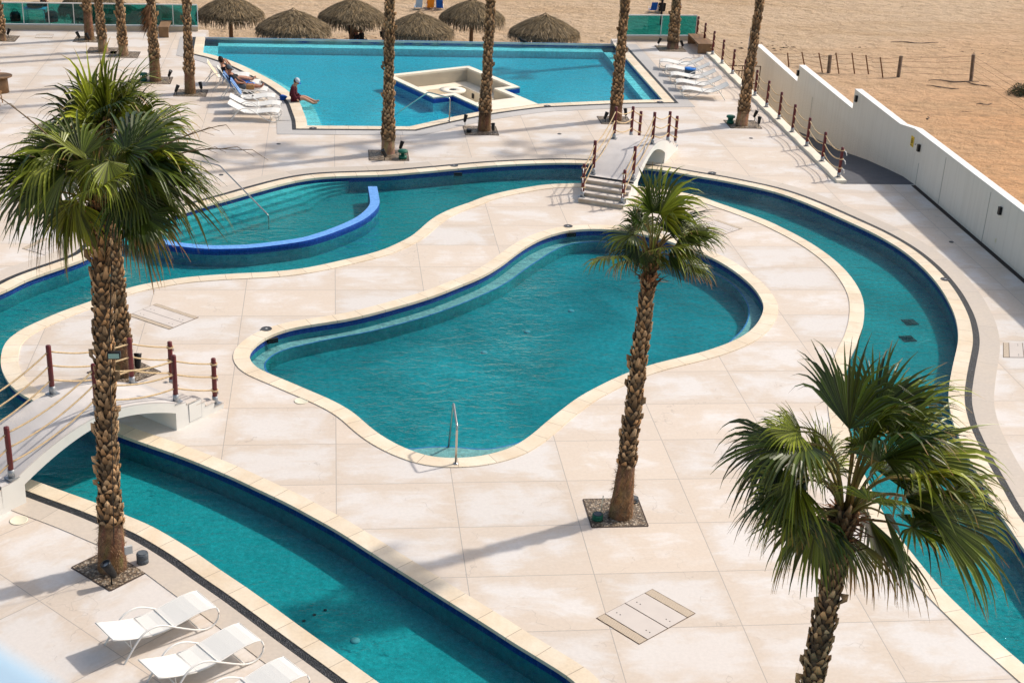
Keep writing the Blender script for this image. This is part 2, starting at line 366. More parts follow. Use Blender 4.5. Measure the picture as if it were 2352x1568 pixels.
M_PETI = mat('palm_petiole', (0.20, 0.22, 0.05), 0.5, tint2=(0.26, 0.15, 0.05), vscale=4)
M_STALK = mat('dry_flower_stalk', (0.16, 0.11, 0.06), 0.8)
M_HATCHL = mat('hatch_seam_brown', (0.10, 0.06, 0.035), 0.8)
M_PIT = mat('pit_steel_edge', (0.07, 0.05, 0.04), 0.8)
M_DRIFT = mat('grey_driftwood', (0.16, 0.12, 0.09), 0.9, var=0.3, vscale=6)
M_RUST = mat('rusty_steel', (0.17, 0.07, 0.025), 0.9, var=0.4, vscale=9)
M_YEL = mat('yellow_sign_paint', (0.75, 0.50, 0.02), 0.5)
M_SKIN = mat('skin', (0.50, 0.26, 0.17), 0.55)
M_SKIN2 = mat('tanned_skin', (0.34, 0.15, 0.09), 0.55)
M_CBLACK = mat('black_cloth', (0.015, 0.015, 0.018), 0.9)
M_CMAROON = mat('maroon_cloth', (0.085, 0.012, 0.02), 0.9)
M_CBLUE = mat('blue_cloth', (0.01, 0.09, 0.42), 0.85, var=0.2, vscale=8)
M_CBLUEL = mat('pale_blue_cloth', (0.35, 0.52, 0.72), 0.9)
M_CWHITE = mat('white_cloth', (0.75, 0.76, 0.78), 0.9)
M_CAP = mat('off_white_cap', (0.50, 0.52, 0.56), 0.9)
M_CORANGE = mat('orange_cloth', (0.72, 0.25, 0.02), 0.9)
M_HAIR = mat('dark_hair', (0.02, 0.012, 0.008), 0.7)
M_GREY = mat('slate_grey_wicker', (0.10, 0.115, 0.13), 0.8, var=0.2, vscale=30)
M_TABBLUE = mat('blue_table_top', (0.01, 0.16, 0.55), 0.4)
M_PARA = mat('pale_blue_parapet_paint', (0.36, 0.50, 0.62), 0.6)
M_GREYCAP = mat('grey_kerb_cap', (0.50, 0.51, 0.50), 0.8, var=0.05)
M_KERB = mat('tan_kerb_render', (0.50, 0.42, 0.31), 0.85, var=0.08, vscale=2)
M_LID = mat('cream_plastic_lid', (0.72, 0.68, 0.53), 0.5)
M_LIDD = mat('dark_metal_lid', (0.07, 0.07, 0.075), 0.4, metal=0.3)
def towel_mat():
    k = NT('striped_towel'); s = k.sep(k.n.nodes.new('ShaderNodeUVMap').outputs[0])
    a = k.math('FRACT', k.math('MULTIPLY', s[0], 4.0)); j = k.math('GREATER_THAN', a, 0.55)
    c = k.mix(j, (0.02, 0.12, 0.42), (0.42, 0.60, 0.80)); k.put(k.b.inputs['Base Color'], c); k.b.inputs['Roughness'].default_value = 0.95; return k.m
M_TOWEL = towel_mat()
M_WALLC = wall_mat()
def glass_mat():
    m = bpy.data.materials.new('green_tinted_glass'); m.use_nodes = True; n = m.node_tree; n.nodes.remove(n.nodes['Principled BSDF'])
    t = n.nodes.new('ShaderNodeBsdfTransparent'); t.inputs[0].default_value = (0.15, 0.60, 0.64, 1)
    g = n.nodes.new('ShaderNodeBsdfGlossy'); g.inputs['Roughness'].default_value = 0.02
    f_ = n.nodes.new('ShaderNodeFresnel'); f_.inputs[0].default_value = 1.5; ms = n.nodes.new('ShaderNodeMixShader')
    n.links.new(f_.outputs[0], ms.inputs[0]); n.links.new(t.outputs[0], ms.inputs[1]); n.links.new(g.outputs[0], ms.inputs[2])
    n.links.new(ms.outputs[0], n.nodes['Material Output'].inputs[0]); return m
M_GLASS = glass_mat()
def sand_mat():
    k = NT('beach_sand'); p = k.geo.outputs['Position']; s = k.sep(p)
    a = k.noise(p, 0.12, 5, 0.6); st = k.mapping(p, scale=(0.10, 0.5, 1)); b = k.noise(st, 0.6, 6, 0.6, 0.4)
    n3 = k.noise(p, 2.2, 6, 0.7, 0.3); n4 = k.noise(p, 7, 5, 0.7)
    lot = k.math('ADD', k.math('SUBTRACT', s[0], k.math('MULTIPLY', s[1], 1.3)), k.math('MULTIPLY', a, 26.0))
    c = k.mix(k.rng(lot, -62, -34), (0.60, 0.445, 0.30), (0.66, 0.38, 0.20))
    c = k.mix(k.rng(b, 0.45, 0.68, 0, 0.75), c, (0.50, 0.34, 0.20))
    c = k.mix(k.rng(n3, 0.5, 0.70, 0, 0.7), c, (0.38, 0.25, 0.14))
    c = k.mix(k.rng(n4, 0.62, 0.72, 0, 0.35), c, (0.20, 0.13, 0.08))
    tk = k.noise(k.mapping(p, rz=R_(38), scale=(0.05, 2.6, 1)), 1.0, 3, 0.5)
    c = k.mix(k.math('MULTIPLY', k.rng(tk, 0.58, 0.66, 0, 0.45), k.rng(lot, -62, -34)), c, (0.46, 0.27, 0.14))
    # seaweed wrack lines
    wl = k.noise(k.mapping(p, scale=(0.35, 1.0, 1)), 2.1, 7, 0.75)
    yy = k.math('ADD', s[1], k.math('MULTIPLY', k.noise(p, 0.10, 3), 5.0))
    def line(y0, wd): return k.math('MULTIPLY', k.rng(k.math('ABSOLUTE', k.math('SUBTRACT', yy, y0)), 0.0, wd, 1, 0), k.math('GREATER_THAN', wl, 0.585))
    wr = k.math('MAXIMUM', k.math('MAXIMUM', line(77.5, 0.9), line(92.0, 0.8)), line(66, 0.6))
    c = k.mix(k.math('MULTIPLY', wr, 0.8), c, (0.07, 0.045, 0.03))
    wet = k.rng(yy, 99.5, 101.0); c = k.mix(k.math('MULTIPLY', wet, 0.8), c, (0.42, 0.38, 0.36))
    k.put(k.b.inputs['Base Color'], c); k.b.inputs['Roughness'].default_value = 0.95; k.b.inputs['Specular IOR Level'].default_value = 0.1
    h = k.math('ADD', k.math('MULTIPLY', n3, 1.0), k.math('MULTIPLY', n4, 0.5))
    fp = k.n.nodes.new('ShaderNodeTexVoronoi'); fp.feature = 'SMOOTH_F1'; fp.inputs['Scale'].default_value = 1.7; k.put(fp.inputs['Vector'], k.mapping(p, scale=(0.8, 1.0, 1)))
    h = k.math('ADD', h, k.math('MULTIPLY', fp.outputs['Distance'], 0.7))
    k.put(k.b.inputs['Normal'], k.bump(k.math('ADD', h, k.math('MULTIPLY', k.noise(k.mapping(p, scale=(0.6, 1.2, 1)), 0.9, 4, 0.6), 1.5)), 0.95, 0.26)); return k.m
M_SAND = sand_mat()

# ------------------------------------------------------------------ outlines
def P2(l, z=0.0): return [at(x, y, z).to_2d() for x, y in l]
def spline(pts, closed=True, step=0.15):
    n = len(pts); out = []
    rngi = range(n if closed else n - 1)
    for i in rngi:
        g = lambda j: pts[j % n] if closed else pts[max(0, min(n - 1, j))]
        p0, p1, p2, p3 = g(i - 1), g(i), g(i + 1), g(i + 2)
        k = max(1, int((p2 - p1).length / step))
        for j in range(k):
            t = j / k
            out.append(0.5 * ((2 * p1) + (p2 - p0) * t + (2 * p0 - 5 * p1 + 4 * p2 - p3) * t * t + (3 * p1 - p0 - 3 * p2 + p3) * t ** 3))
    if not closed: out.append(pts[-1])
    return out
def smooth(pts, closed=True, it=2):
    for _ in range(it):
        n = len(pts); q = []
        for i in range(n):
            if not closed and i in (0, n - 1): q.append(pts[i]); continue
            q.append((pts[i - 1] + pts[i] * 2 + pts[(i + 1) % n]) / 4)
        pts = q
    return pts
def area(p): return sum(a.x * b.y - b.x * a.y for a, b in zip(p, p[1:] + p[:1])) / 2
def ccw(p): return p if area(p) > 0 else p[::-1]
def offset(pts, dist, closed=True):
    n = len(pts); out = []
    for i, p in enumerate(pts):
        a = pts[i - 1] if (closed or i) else None; b = pts[(i + 1) % n] if (closed or i < n - 1) else None
        e1 = (p - a).normalized() if a is not None and (p - a).length > 1e-6 else None
        e2 = (b - p).normalized() if b is not None and (b - p).length > 1e-6 else None
        if e1 is None: e1 = e2
        if e2 is None: e2 = e1
        n1, n2 = Vector((e1.y, -e1.x)), Vector((e2.y, -e2.x))
        mm = (n1 + n2); mm = mm.normalized() if mm.length > 1e-6 else n1
        out.append(p + mm * (dist / max(0.4, mm.dot(n1))))
    return out     # to the right of travel: outward for a ccw loop
def inside(p, poly):
    c = False; n = len(poly); j = n - 1; x, y = p
    for i in range(n):
        xi, yi = poly[i]; xj, yj = poly[j]
        if (yi > y) != (yj > y) and x < (xj - xi) * (y - yi) / (yj - yi) + xi: c = not c
        j = i
    return c
def fill(mb, loops, test, z, mi=0, flip=False):
    vs = []; es = []
    for lp in loops:
        b = len(vs); vs += [Vector(p) for p in lp]; n = len(lp)
        es += [(b + i, b + (i + 1) % n) for i in range(n)]
    V, _, F, *_r = delaunay_2d_cdt(vs, es, [], 0, 1e-5)
    ids = [mb.vert((v.x, v.y, z)) for v in V]
    for f_ in F:
        c = sum((V[i] for i in f_), Vector((0, 0))) / len(f_)
        if test(c):
            a, b, c2 = V[f_[0]], V[f_[1]], V[f_[2]]
            up = (b - a).cross(c2 - a) > 0
            q = [ids[i] for i in f_]
            mb.face(q if up != flip else q[::-1], mi)
def strip(name, pts, d0, d1, z0, z1, m, closed=True, parent=None, lip=0.0):
    """a band between two offsets of a line, with both edges turned down"""
    a, b = offset(pts, d0, closed), offset(pts, d1, closed)
    mb = MB(); n = len(pts); L = 0; k = n if closed else n - 1
    for i in range(k):
        j = (i + 1) % n; l2 = L + (pts[j] - pts[i]).length
        A, B, C_, D = a[i], a[j], b[j], b[i]
        mb.poly([(A.x, A.y, z1), (D.x, D.y, z1), (C_.x, C_.y, z1), (B.x, B.y, z1)], uv=[(L, 0), (L, 1), (l2, 1), (l2, 0)])
        for P, Q in ((A, B), (C_, D)):
            mb.poly([(P.x, P.y, z0), (P.x, P.y, z1), (Q.x, Q.y, z1), (Q.x, Q.y, z0)] , uv=[(L, 0), (L, 0), (l2, 0), (l2, 0)])
        mb.poly([(A.x, A.y, z0), (B.x, B.y, z0), (C_.x, C_.y, z0), (D.x, D.y, z0)], uv=[(L, 0), (l2, 0), (l2, 1), (L, 1)])
        L = l2
    if not closed:
        for i in (0, n - 1):
            mb.poly([(a[i].x, a[i].y, z0), (a[i].x, a[i].y, z1), (b[i].x, b[i].y, z1), (b[i].x, b[i].y, z0)], uv=[(0, 0)] * 4)
    o = mb.build(name, m, parent)
    if not parent: tag(o, kind='structure')
    return o
def wall_loop(mb, pts, z0, z1, mi=0, closed=True):
    n = len(pts)
    for i in range(n if closed else n - 1):
        j = (i + 1) % n
        mb.poly([(pts[i].x, pts[i].y, z0), (pts[j].x, pts[j].y, z0), (pts[j].x, pts[j].y, z1), (pts[i].x, pts[i].y, z1)], mi)

INNER = [(568,815),(580,797),(603,779),(635,764),(678,752),(740,742),(803,732),(865,717),(913,704),(965,689),(1012,673),(1054,656),(1095,639.5),(1130,621),(1155,604.5),(1176,588),(1206,567),(1238.5,549.5),(1271,538),(1306,530),(1351,526.5),(1400,527.5),(1460,535),(1530,552),(1596,577),(1638,593),(1676,614.5),(1708,638),(1736,664.5),(1753.5,692),(1757,708),(1751,729.5),(1736,752),(1713.5,771),(1693,782),(1668,793),(1621,809),(1566,823),(1512,836),(1458,853),(1413.5,871.5),(1370,893),(1328.5,916.5),(1292,944),(1255,974),(1220,1004),(1180,1029),(1145.5,1041.5),(1105.5,1051),(1063,1055),(1023,1055),(988,1051.5),(945.5,1039),(910.5,1024),(880,1007),(848,984),(808,949),(763,923),(708,899),(628,865),(588,848),(572,832)]
ISL = [(5,829),(9,804),(19,784),(50,760),(92.5,739.5),(145,717),(205,696),(300,662.5),(362.5,649.5),(425,639.5),(490,634),(555,630),(618,627),(680.5,621),(738,611),(790.5,599),(840.5,587.5),(885.5,574),(923,557),(950.5,542),(970.5,525),(990.5,507.5),(1015.5,492),(1050.5,477),(1083,466),(1115.5,453),(1155.5,443),(1176,438.5),(1238.5,428),(1276,424.5),(1333.5,423),(1400,424),(1463.5,429.5),(1535,439),(1601,451),(1638.5,464.5),(1701,486),(1764,510),(1789,522),(1829,542),(1871.5,567),(1911.5,596),(1941.5,624.5),(1964,654.5),(1978,684.5),(1982,714.5),(1979,747),(1969,782),(1958,804),(1949,826.5),(1939,859),(1936,889),(1936.5,916.5),(1938,946.5),(1944,980),(1952,1015),(1966,1055),(1986,1100),(2014,1160),(2048,1215),(2085,1265),(2124,1313.5),(2166.5,1362),(2218,1412),(2274,1465),(2336.5,1518.5),(2400,1575),(2600,1760)]
ISL2 = [(1500,1675),(1326,1565),(1298.5,1546),(1223.5,1500),(1176,1471.5),(1152,1455),(1084,1412),(1017,1370),(954,1330),(892,1291),(832,1253),(775.5,1217),(716,1184),(660.5,1154),(588,1120),(544,1099),(482.5,1073),(422.5,1049),(357.5,1026),(297,1005),(250,987),(180,958),(130,938),(81,921),(42.5,899),(21,876.5),(7.5,849)]
OUT_TOP = [(-300,800),(-150,727),(0,672),(50,647),(95,629.5),(150,611),(205,589),(235,562),(258,540),(285,527),(340,510),(400,493),(470,472),(525,457),(588,439),(648,423),(688,414.5),(738,408),(800,405),(888,402),(963,396),(1025,390.5),(1100,383.5),(1176,378.5),(1276,375),(1343,376),(1420,380.5),(1481,387),(1532,393),(1585,402.5),(1651,413.5),(1704,424),(1764,437),(1814,452),(1871.5,474.5),(1939,504.5),(2014,539.5),(2076.5,577),(2126.5,619.5),(2164,664.5),(2189,709.5),(2200,742),(2204,776),(2200,804),(2193,834),(2186.5,866.5),(2182,896.5),(2182,924),(2186.5,949),(2193,974),(2208,1010),(2230,1056),(2256,1103),(2289,1165),(2320,1210),(2352,1258),(2420,1350),(2520,1480),(2700,1700)]
OUT_BOT = [(1100,1740),(1000,1664),(862,1568),(800.5,1523.5),(735.5,1477),(674,1433),(615.5,1390),(557.5,1348.5),(497.5,1308.5),(445,1271),(385,1233.5),(335,1206),(297.5,1191),(220,1159),(140,1130),(69,1104),(-10,1078),(-110,1035),(-230,970),(-300,890)]
inner = ccw(smooth(spline(P2(INNER)), True, 3))
isl = ccw(smooth(spline(P2(ISL + ISL2)), True, 3))
far_pts = [Vector((15.5, 14.5)), Vector((13.0, 10.5)), Vector((4.0, 11.5))]
out_top = smooth(spline(P2(OUT_TOP), False), False, 3)
out_bot = smooth(spline(P2(OUT_BOT), False), False, 3)
riv_out = ccw(smooth(spline(P2(OUT_TOP) + far_pts + P2(OUT_BOT)), True, 3))
# big pool: outer line runs left far corner -> round the near side -> right far corner
far_l, far_r = at(470, 91, -0.1), at(1410, 106.5, -0.1)
BIGC = [(464,122.5),(500,131.5),(545,147.5),(588,168),(620.5,185),(655.5,207.5),(683,232.5),(695.5,260),(702,277.5)]
big_curve = spline(P2(BIGC), False)
c1, c2 = at(703.5, 290.5).to_2d(), at(942, 292.5).to_2d()
c3 = [at(x, y).to_2d() for x, y in ((942,292.5),(1013,276.5),(1097,259.5),(1170,248.5),(1235,241),(1286,238.3),(1336,236),(1436,232),(1524,231))]
def dense(a, b, st=0.4):
    k = max(1, int((b - a).length / st)); return [a.lerp(b, i / k) for i in range(k)]
corner_r = c3[-1]; far_r2 = far_r.to_2d(); far_l2 = far_l.to_2d()
near_line = big_curve + dense(big_curve[-1], c1) + dense(c1, c2) + spline(c3, False)
big_line = dense(far_l2, near_line[0]) + near_line[:-1] + dense(corner_r, far_r2) + [far_r2]
big = ccw(big_line + dense(far_r2, far_l2)[1:])

# lounge frame of reference
LC = Vector((3.963, 56.949)); LU = Vector((0.889, 0.457)).normalized(); LV = Vector((-LU.y, LU.x))
def lo(u, v): return LC + LU * u + LV * v
def v_at_deck(u):
    for i in range(400):
        v = -i * 0.01
        if not inside(lo(u, v), big): return v - 0.05
    return -3
lounge_out = [lo(0, 0), lo(0.92, 0), lo(0.92, v_at_deck(0.92)), lo(3.35, v_at_deck(3.35)), lo(3.35, 0), lo(4.2, 0), lo(4.2, 4.0), lo(0, 4.0)]

# ------------------------------------------------------------------ setting: ground, deck, basins, water
mb = MB()
S = 6
xs = [-120, -60, -30, -20, -10, 0, 10, 20, 30, 45, 60, 90, 160, 300]; ys = [-40, 0, 30, 45, 55, 62, 68, 74, 80, 86, 92, 98, 104, 112, 125, 160]
gid = {}
for i, x in enumerate(xs):
    for j, y in enumerate(ys):
        z = -2.0
        if y > 66 or x > 24: z += 0.15 * noise.noise(Vector((x * 0.07, y * 0.09, 0)))
        if y > 100: z -= (y - 100) * 0.02
        gid[i, j] = mb.vert((x, y, z))
for i in range(len(xs) - 1):
    for j in range(len(ys) - 1): mb.face((gid[i, j], gid[i + 1, j], gid[i + 1, j + 1], gid[i, j + 1]), 0, True)
tag(mb.build('sand', M_SAND), kind='structure')
mb = MB(); mb.poly([(-1200, 125, -2.35), (1200, 125, -2.35), (1200, 2500, -2.35), (-1200, 2500, -2.35)])
M_SEA = mat('sea_water', (0.03, 0.13, 0.17), 0.12, bump=0.4, bscale=0.6)
tag(mb.build('sea', M_SEA), kind='structure')

gl_l0, gl_l1 = at(-60, 67.5).to_2d(), at(452, 72).to_2d()
gl_r0, gl_r1 = at(1436, 93).to_2d(), at(1600, 93).to_2d()
deck_out = [Vector((-34, 5)), Vector((20.1, 5)), Vector((20.1, 46.35)), Vector((17.45, 46.35)), Vector((17.45, 68.75)), gl_r1 + Vector((0.05, 0.25)), gl_r0 + Vector((-0.65, 0.25)),
            Vector((far_r2.x, far_r2.y)) , far_l2, Vector((far_l2.x - 0.05, 67.2)), at(479, 70).to_2d() , gl_l1 + Vector((0.2, 0.3)), Vector((-34, 67.9))]
# split line for the turned paving south-west of the river: everything left of out_bot
sw_poly = out_bot + [Vector((-20, out_bot[-1].y + 0.3)), Vector((-20, 5)), Vector((out_bot[0].x, 5))]
mb = MB(); holes_out = offset(riv_out, 0.02); inn = offset(inner, 0.02); bg_ = offset(big, 0.02)
isl_in = offset(isl, -0.02)
loops = [deck_out, holes_out, isl_in, inn, bg_]
def on_deck(c):
    if not inside(c, deck_out): return False
    if inside(c, bg_): return False
    if inside(c, holes_out):
        return inside(c, isl_in) and not inside(c, inn)
    return True
fill(mb, loops, lambda c: on_deck(c) and not inside(c, sw_poly), 0.0)
wall_loop(mb, deck_out, -2.3, 0.0)
tag(mb.build('deck', [M_DECK]), kind='structure')
mb = MB(); fill(mb, [sw_poly, holes_out], lambda c: inside(c, sw_poly) and not inside(c, holes_out), 0.0)
tag(mb.build('pavement', [M_DECK2]), kind='structure')

def basin(name, outer, holes, zt, zf, wallm, floorm, extra=None, far_top=None, deep=None):
    mb = MB(); test = lambda c: inside(c, outer) and not any(inside(c, h) for h in holes)
    fill(mb, [outer] + holes, test, zf, 1)
    for lp in [outer] + holes:
        n = len(lp)
        for i in range(n):
            q = [lp[i], lp[(i + 1) % n]]; top_ = far_top if (far_top and q[0].y > far_r2.y - 0.6 and q[1].y > far_r2.y - 0.6) else zt
            wall_loop(mb, q, -0.21, top_, 0, False); wall_loop(mb, q, zf, -0.21, 3, False)
    if extra: extra(mb)
    return tag(mb.build(name, [wallm, floorm, M_SHELF, deep or M_WALLP]), kind='structure')
def water(name, outer, holes, z, m, zb=-1.35):
    o2 = offset(outer, 0.03); h2 = [offset(h, -0.03) for h in holes]
    mb = MB(); test = lambda c: inside(c, o2) and not any(inside(c, h) for h in h2)
    fill(mb, [o2] + h2, test, z, 0); fill(mb, [o2] + h2, test, zb, 0, True)
    for lp in [o2] + h2: wall_loop(mb, lp, zb, z, 0)
    # weld
    import bmesh
    o = mb.build(name, m); b = bmesh.new(); b.from_mesh(o.data); bmesh.ops.remove_doubles(b, verts=b.verts, dist=1e-4)
    bmesh.ops.recalc_face_normals(b, faces=b.faces); b.to_mesh(o.data); b.free(); return tag(o, kind='structure')
WL = -0.075
# river steps under water by the upper bank, and their shelf
def river_extra(mb):
    seg = [p for p in spline(P2([(262,537),(285,527),(340,510),(400,493),(470,472),(525,457),(588,439),(648,423),(688,414.5),(738,408),(800,405)]), False)]
    for k, z in enumerate((-0.16, -0.26, -0.36, -0.46)):
        a, b = offset(seg, 0.05, False), offset(seg, 0.35 * (k + 1), False)
        n = len(seg)
        for i in range(n - 1):
            e = 1.0
            def sh(p, q, i_): return p.lerp(q, min(1, (n - 1 - i_) / (n * 0.25)))
            b0, b1 = sh(a[i], b[i], i), sh(a[i + 1], b[i + 1], i + 1)
            mb.poly([(a[i].x, a[i].y, z), (b0.x, b0.y, z), (b1.x, b1.y, z), (a[i + 1].x, a[i + 1].y, z)], 1)
            mb.poly([(b0.x, b0.y, z), (b0.x, b0.y, z - 0.12), (b1.x, b1.y, z - 0.12), (b1.x, b1.y, z)], 1)
basin('river_basin', riv_out, [isl], 0.0, -0.56, M_BLUE, M_FL_RIVER, river_extra)
water('river_water', riv_out, [isl], WL, M_W_RIVER)
SH = [(612,851.5),(608,836.5),(618,821.5),(650.5,804),(713,789),(763,778),(838,764.5),(913,746),(988,724.5),(1063,697),(1138,664.5),(1176,642),(1206,619.5),(1238.5,598),(1271,577),(1306,562),(1338.5,557),(1400,557),(1480,570),(1545,590),(1601,612),(1638.5,629.5),(1671,644.5),(1696,667),(1713.5,692),(1720,717),(1713.5,742),(1698.5,764),(1673,785)]
SHB = [(933,1032),(963,1027),(1013,1024),(1063,1026),(1125,1031)]
sh_top = P2(SH, -0.36); sh_bot = P2(SHB, -0.36)
ins = offset(inner, -0.15)
def nearest_chain(a, b):
    ia = min(range(len(ins)), key=lambda i: (ins[i] - a).length); ib = min(range(len(ins)), key=lambda i: (ins[i] - b).length)
    n = len(ins); f_ = [ins[(ia + k) % n] for k in range(((ib - ia) % n) + 1)]; g_ = [ins[(ia - k) % n] for k in range(((ia - ib) % n) + 1)]
    return f_ if len(f_) < len(g_) else g_
shelf = sh_top + nearest_chain(sh_top[-1], sh_bot[-1])[6:-4][::8] + sh_bot[::-1] + nearest_chain(sh_bot[0], sh_top[0])[4:-6][::8]
shelf = ccw(smooth(spline(shelf), True, 4))
def inner_extra(mb):
    fill(mb, [inner, shelf], lambda c: inside(c, inner) and not inside(c, shelf), -0.36, 2)
    wall_loop(mb, shelf, -0.70, -0.36, 1)
basin('inner_pool_basin', inner, [], 0.0, -0.70, M_BLUE, M_FL_IN, inner_extra)
strip('shelf_edge_tiles', shelf, 0.0, 0.035, -0.37, -0.354, M_BLUEL)
water('inner_pool_water', inner, [], WL, M_W_IN)
def big_extra(mb):
    def shelfstrip(pts, w0, z):
        a, b = offset(pts, 0.0, False), offset(pts, -w0, False); sgn = 1
        for i in range(len(pts) - 1):
            mb.poly([(a[i].x, a[i].y, z), (b[i].x, b[i].y, z), (b[i + 1].x, b[i + 1].y, z), (a[i + 1].x, a[i + 1].y, z)], 1)
            mb.poly([(b[i].x, b[i].y, z), (b[i].x, b[i].y, -0.56), (b[i + 1].x, b[i + 1].y, -0.56), (b[i + 1].x, b[i + 1].y, z)], 1)
    L = big_line if area(big_line) > 0 else big_line
    shelfstrip(L, 0.62, -0.24)
    wl = Vector((0, -0.75)); a, b = far_l2, far_r2
    mb.poly([(a.x, a.y, -0.24), (b.x, b.y, -0.24), (b.x, b.y - 0.7, -0.24), (a.x, a.y - 0.7, -0.24)][::-1], 1)
    mb.poly([(a.x, a.y - 0.7, -0.24), (b.x, b.y - 0.7, -0.24), (b.x, b.y - 0.7, -0.56), (a.x, a.y - 0.7, -0.56)], 1)
basin('big_pool_basin', big, [lounge_out], 0.0, -0.56, M_BLUE, M_FL_BIG, big_extra, -0.098, M_WALLB)
water('big_pool_water', big, [lounge_out], -0.10, M_W_BIG, -1.5)

# weir of the infinity edge
mb = MB(); mb.box(((far_l2.x + far_r2.x) / 2, (far_l2.y + far_r2.y) / 2 + 0.225, -1.1), ((far_r2 - far_l2).length, 0.42, 2.02), math.atan2(far_r2.y - far_l2.y, far_r2.x - far_l2.x))
tag(mb.build('infinity_edge', M_BLUEL), 'pale blue mosaic infinity edge along the far side of the big pool', 'pool edge')

# coping stones and borders
strip('inner_pool_coping', inner, -0.035, 0.36, -0.05, 0.022, M_COPE)
strip('river_island_coping', isl, 0.035, -0.36, -0.05, 0.022, M_COPE)
strip('river_outer_coping', riv_out, -0.035, 0.34, -0.05, 0.022, M_COPE)
strip('river_drain_strip', riv_out, 0.34, 0.515, -0.05, 0.010, M_PEB)
strip('river_border', riv_out, 0.515, 1.03, -0.05, 0.014, M_BAND)
bl = big_line
sgn = 1 if inside(offset(bl, 0.3, False)[len(bl) // 2], big) else -1
big_out = [p for p in bl]
def bs(name, a, b, z, m): return strip(name, big_out, -a * sgn, -b * sgn, -0.05, z, m, closed=False)
bs('big_pool_coping', -0.035, 0.38, 0.024, M_COPE)
bs('big_pool_drain_strip', 0.38, 0.53, 0.010, M_PEB)
bs('big_pool_border', 0.53, 1.08, 0.013, M_BANDG)

# ------------------------------------------------------------------ sunken lounge
lg = empty('sunken_lounge', (LC.x, LC.y, 0), 0, 'cream sunken lounge pit with built-in benches jutting into the big pool', 'sunken seating')
def lgb(name, mbx, m, **k):
    o = mbx.build(name, m, lg, **k); o.matrix_parent_inverse = Matrix.Translation(-lg.location); return o
pit = [lo(0.27, 0.27), lo(1.19, 0.27), lo(1.19, -1.35), lo(3.08, -1.35), lo(3.08, 0.27), lo(3.93, 0.27), lo(3.93, 3.73), lo(0.27, 3.73)]
mb = MB(); fill(mb, [ccw(lounge_out), ccw(pit)], lambda c: inside(c, lounge_out) and not inside(c, pit), 0.045)
wall_loop(mb, lounge_out, -0.04, 0.045); wall_loop(mb, pit, -0.04, 0.045)
lgb('wall_cap', mb, M_LCOPE)
mb = MB(); wall_loop(mb, pit, -1.05, -0.04); wall_loop(mb, pit, -1.05, -0.04)
fill(mb, [ccw(pit)], lambda c: inside(c, pit), -1.02)
lgb('inner_wall', mb, M_LOUNGE)
mb = MB()
def lbox(mb, u0, u1, v0, v1, z0, z1, mi=0): mb.prism([lo(u0, v0), lo(u1, v0), lo(u1, v1), lo(u0, v1)], z0, z1, mi)
lbox(mb, 0.272, 3.928, 3.12, 3.728, -1.015, -0.55); lbox(mb, 3.32, 3.928, 0.275, 3.117, -1.015, -0.55); lbox(mb, 0.272, 0.88, 0.275, 3.117, -1.015, -0.55)
lgb('bench', mb, M_LOUNGE, bevel=0.015)
for u, v, a in ((1.2, 3.1, 0), (2.9, 3.1, 0), (3.3, 2.2, 1), (3.3, 0.9, 1)):
    mb = MB(); p = lo(u, v); mb.box((p.x, p.y, -0.78), (0.03, 0.16, 0.2) if a else (0.16, 0.03, 0.2), math.atan2(LU.y, LU.x)); lgb('step_light', mb, M_BLACK)
mb = MB(); tp = lo(2.05, 1.85)
mb.lathe([(0.12, -1.0), (0.36, -1.0), (0.34, -0.62), (0.34, -0.36), (0.55, -0.35), (0.56, -0.29), (0.16, -0.28), (0.15, -0.31), (0.02, -0.31)], 36, (tp.x, tp.y, 0))
tbl = mb.build('fire_table', M_LCOPE); tag(tbl, 'round cream fire table with a dark burner, inside the sunken lounge', 'table')
mb = MB(); mb.lathe([(0.01, -0.305), (0.15, -0.304), (0.15, -0.285), (0.01, -0.283)], 24, (tp.x, tp.y, 0))
b_ = mb.build('burner', M_BLACK, tbl)

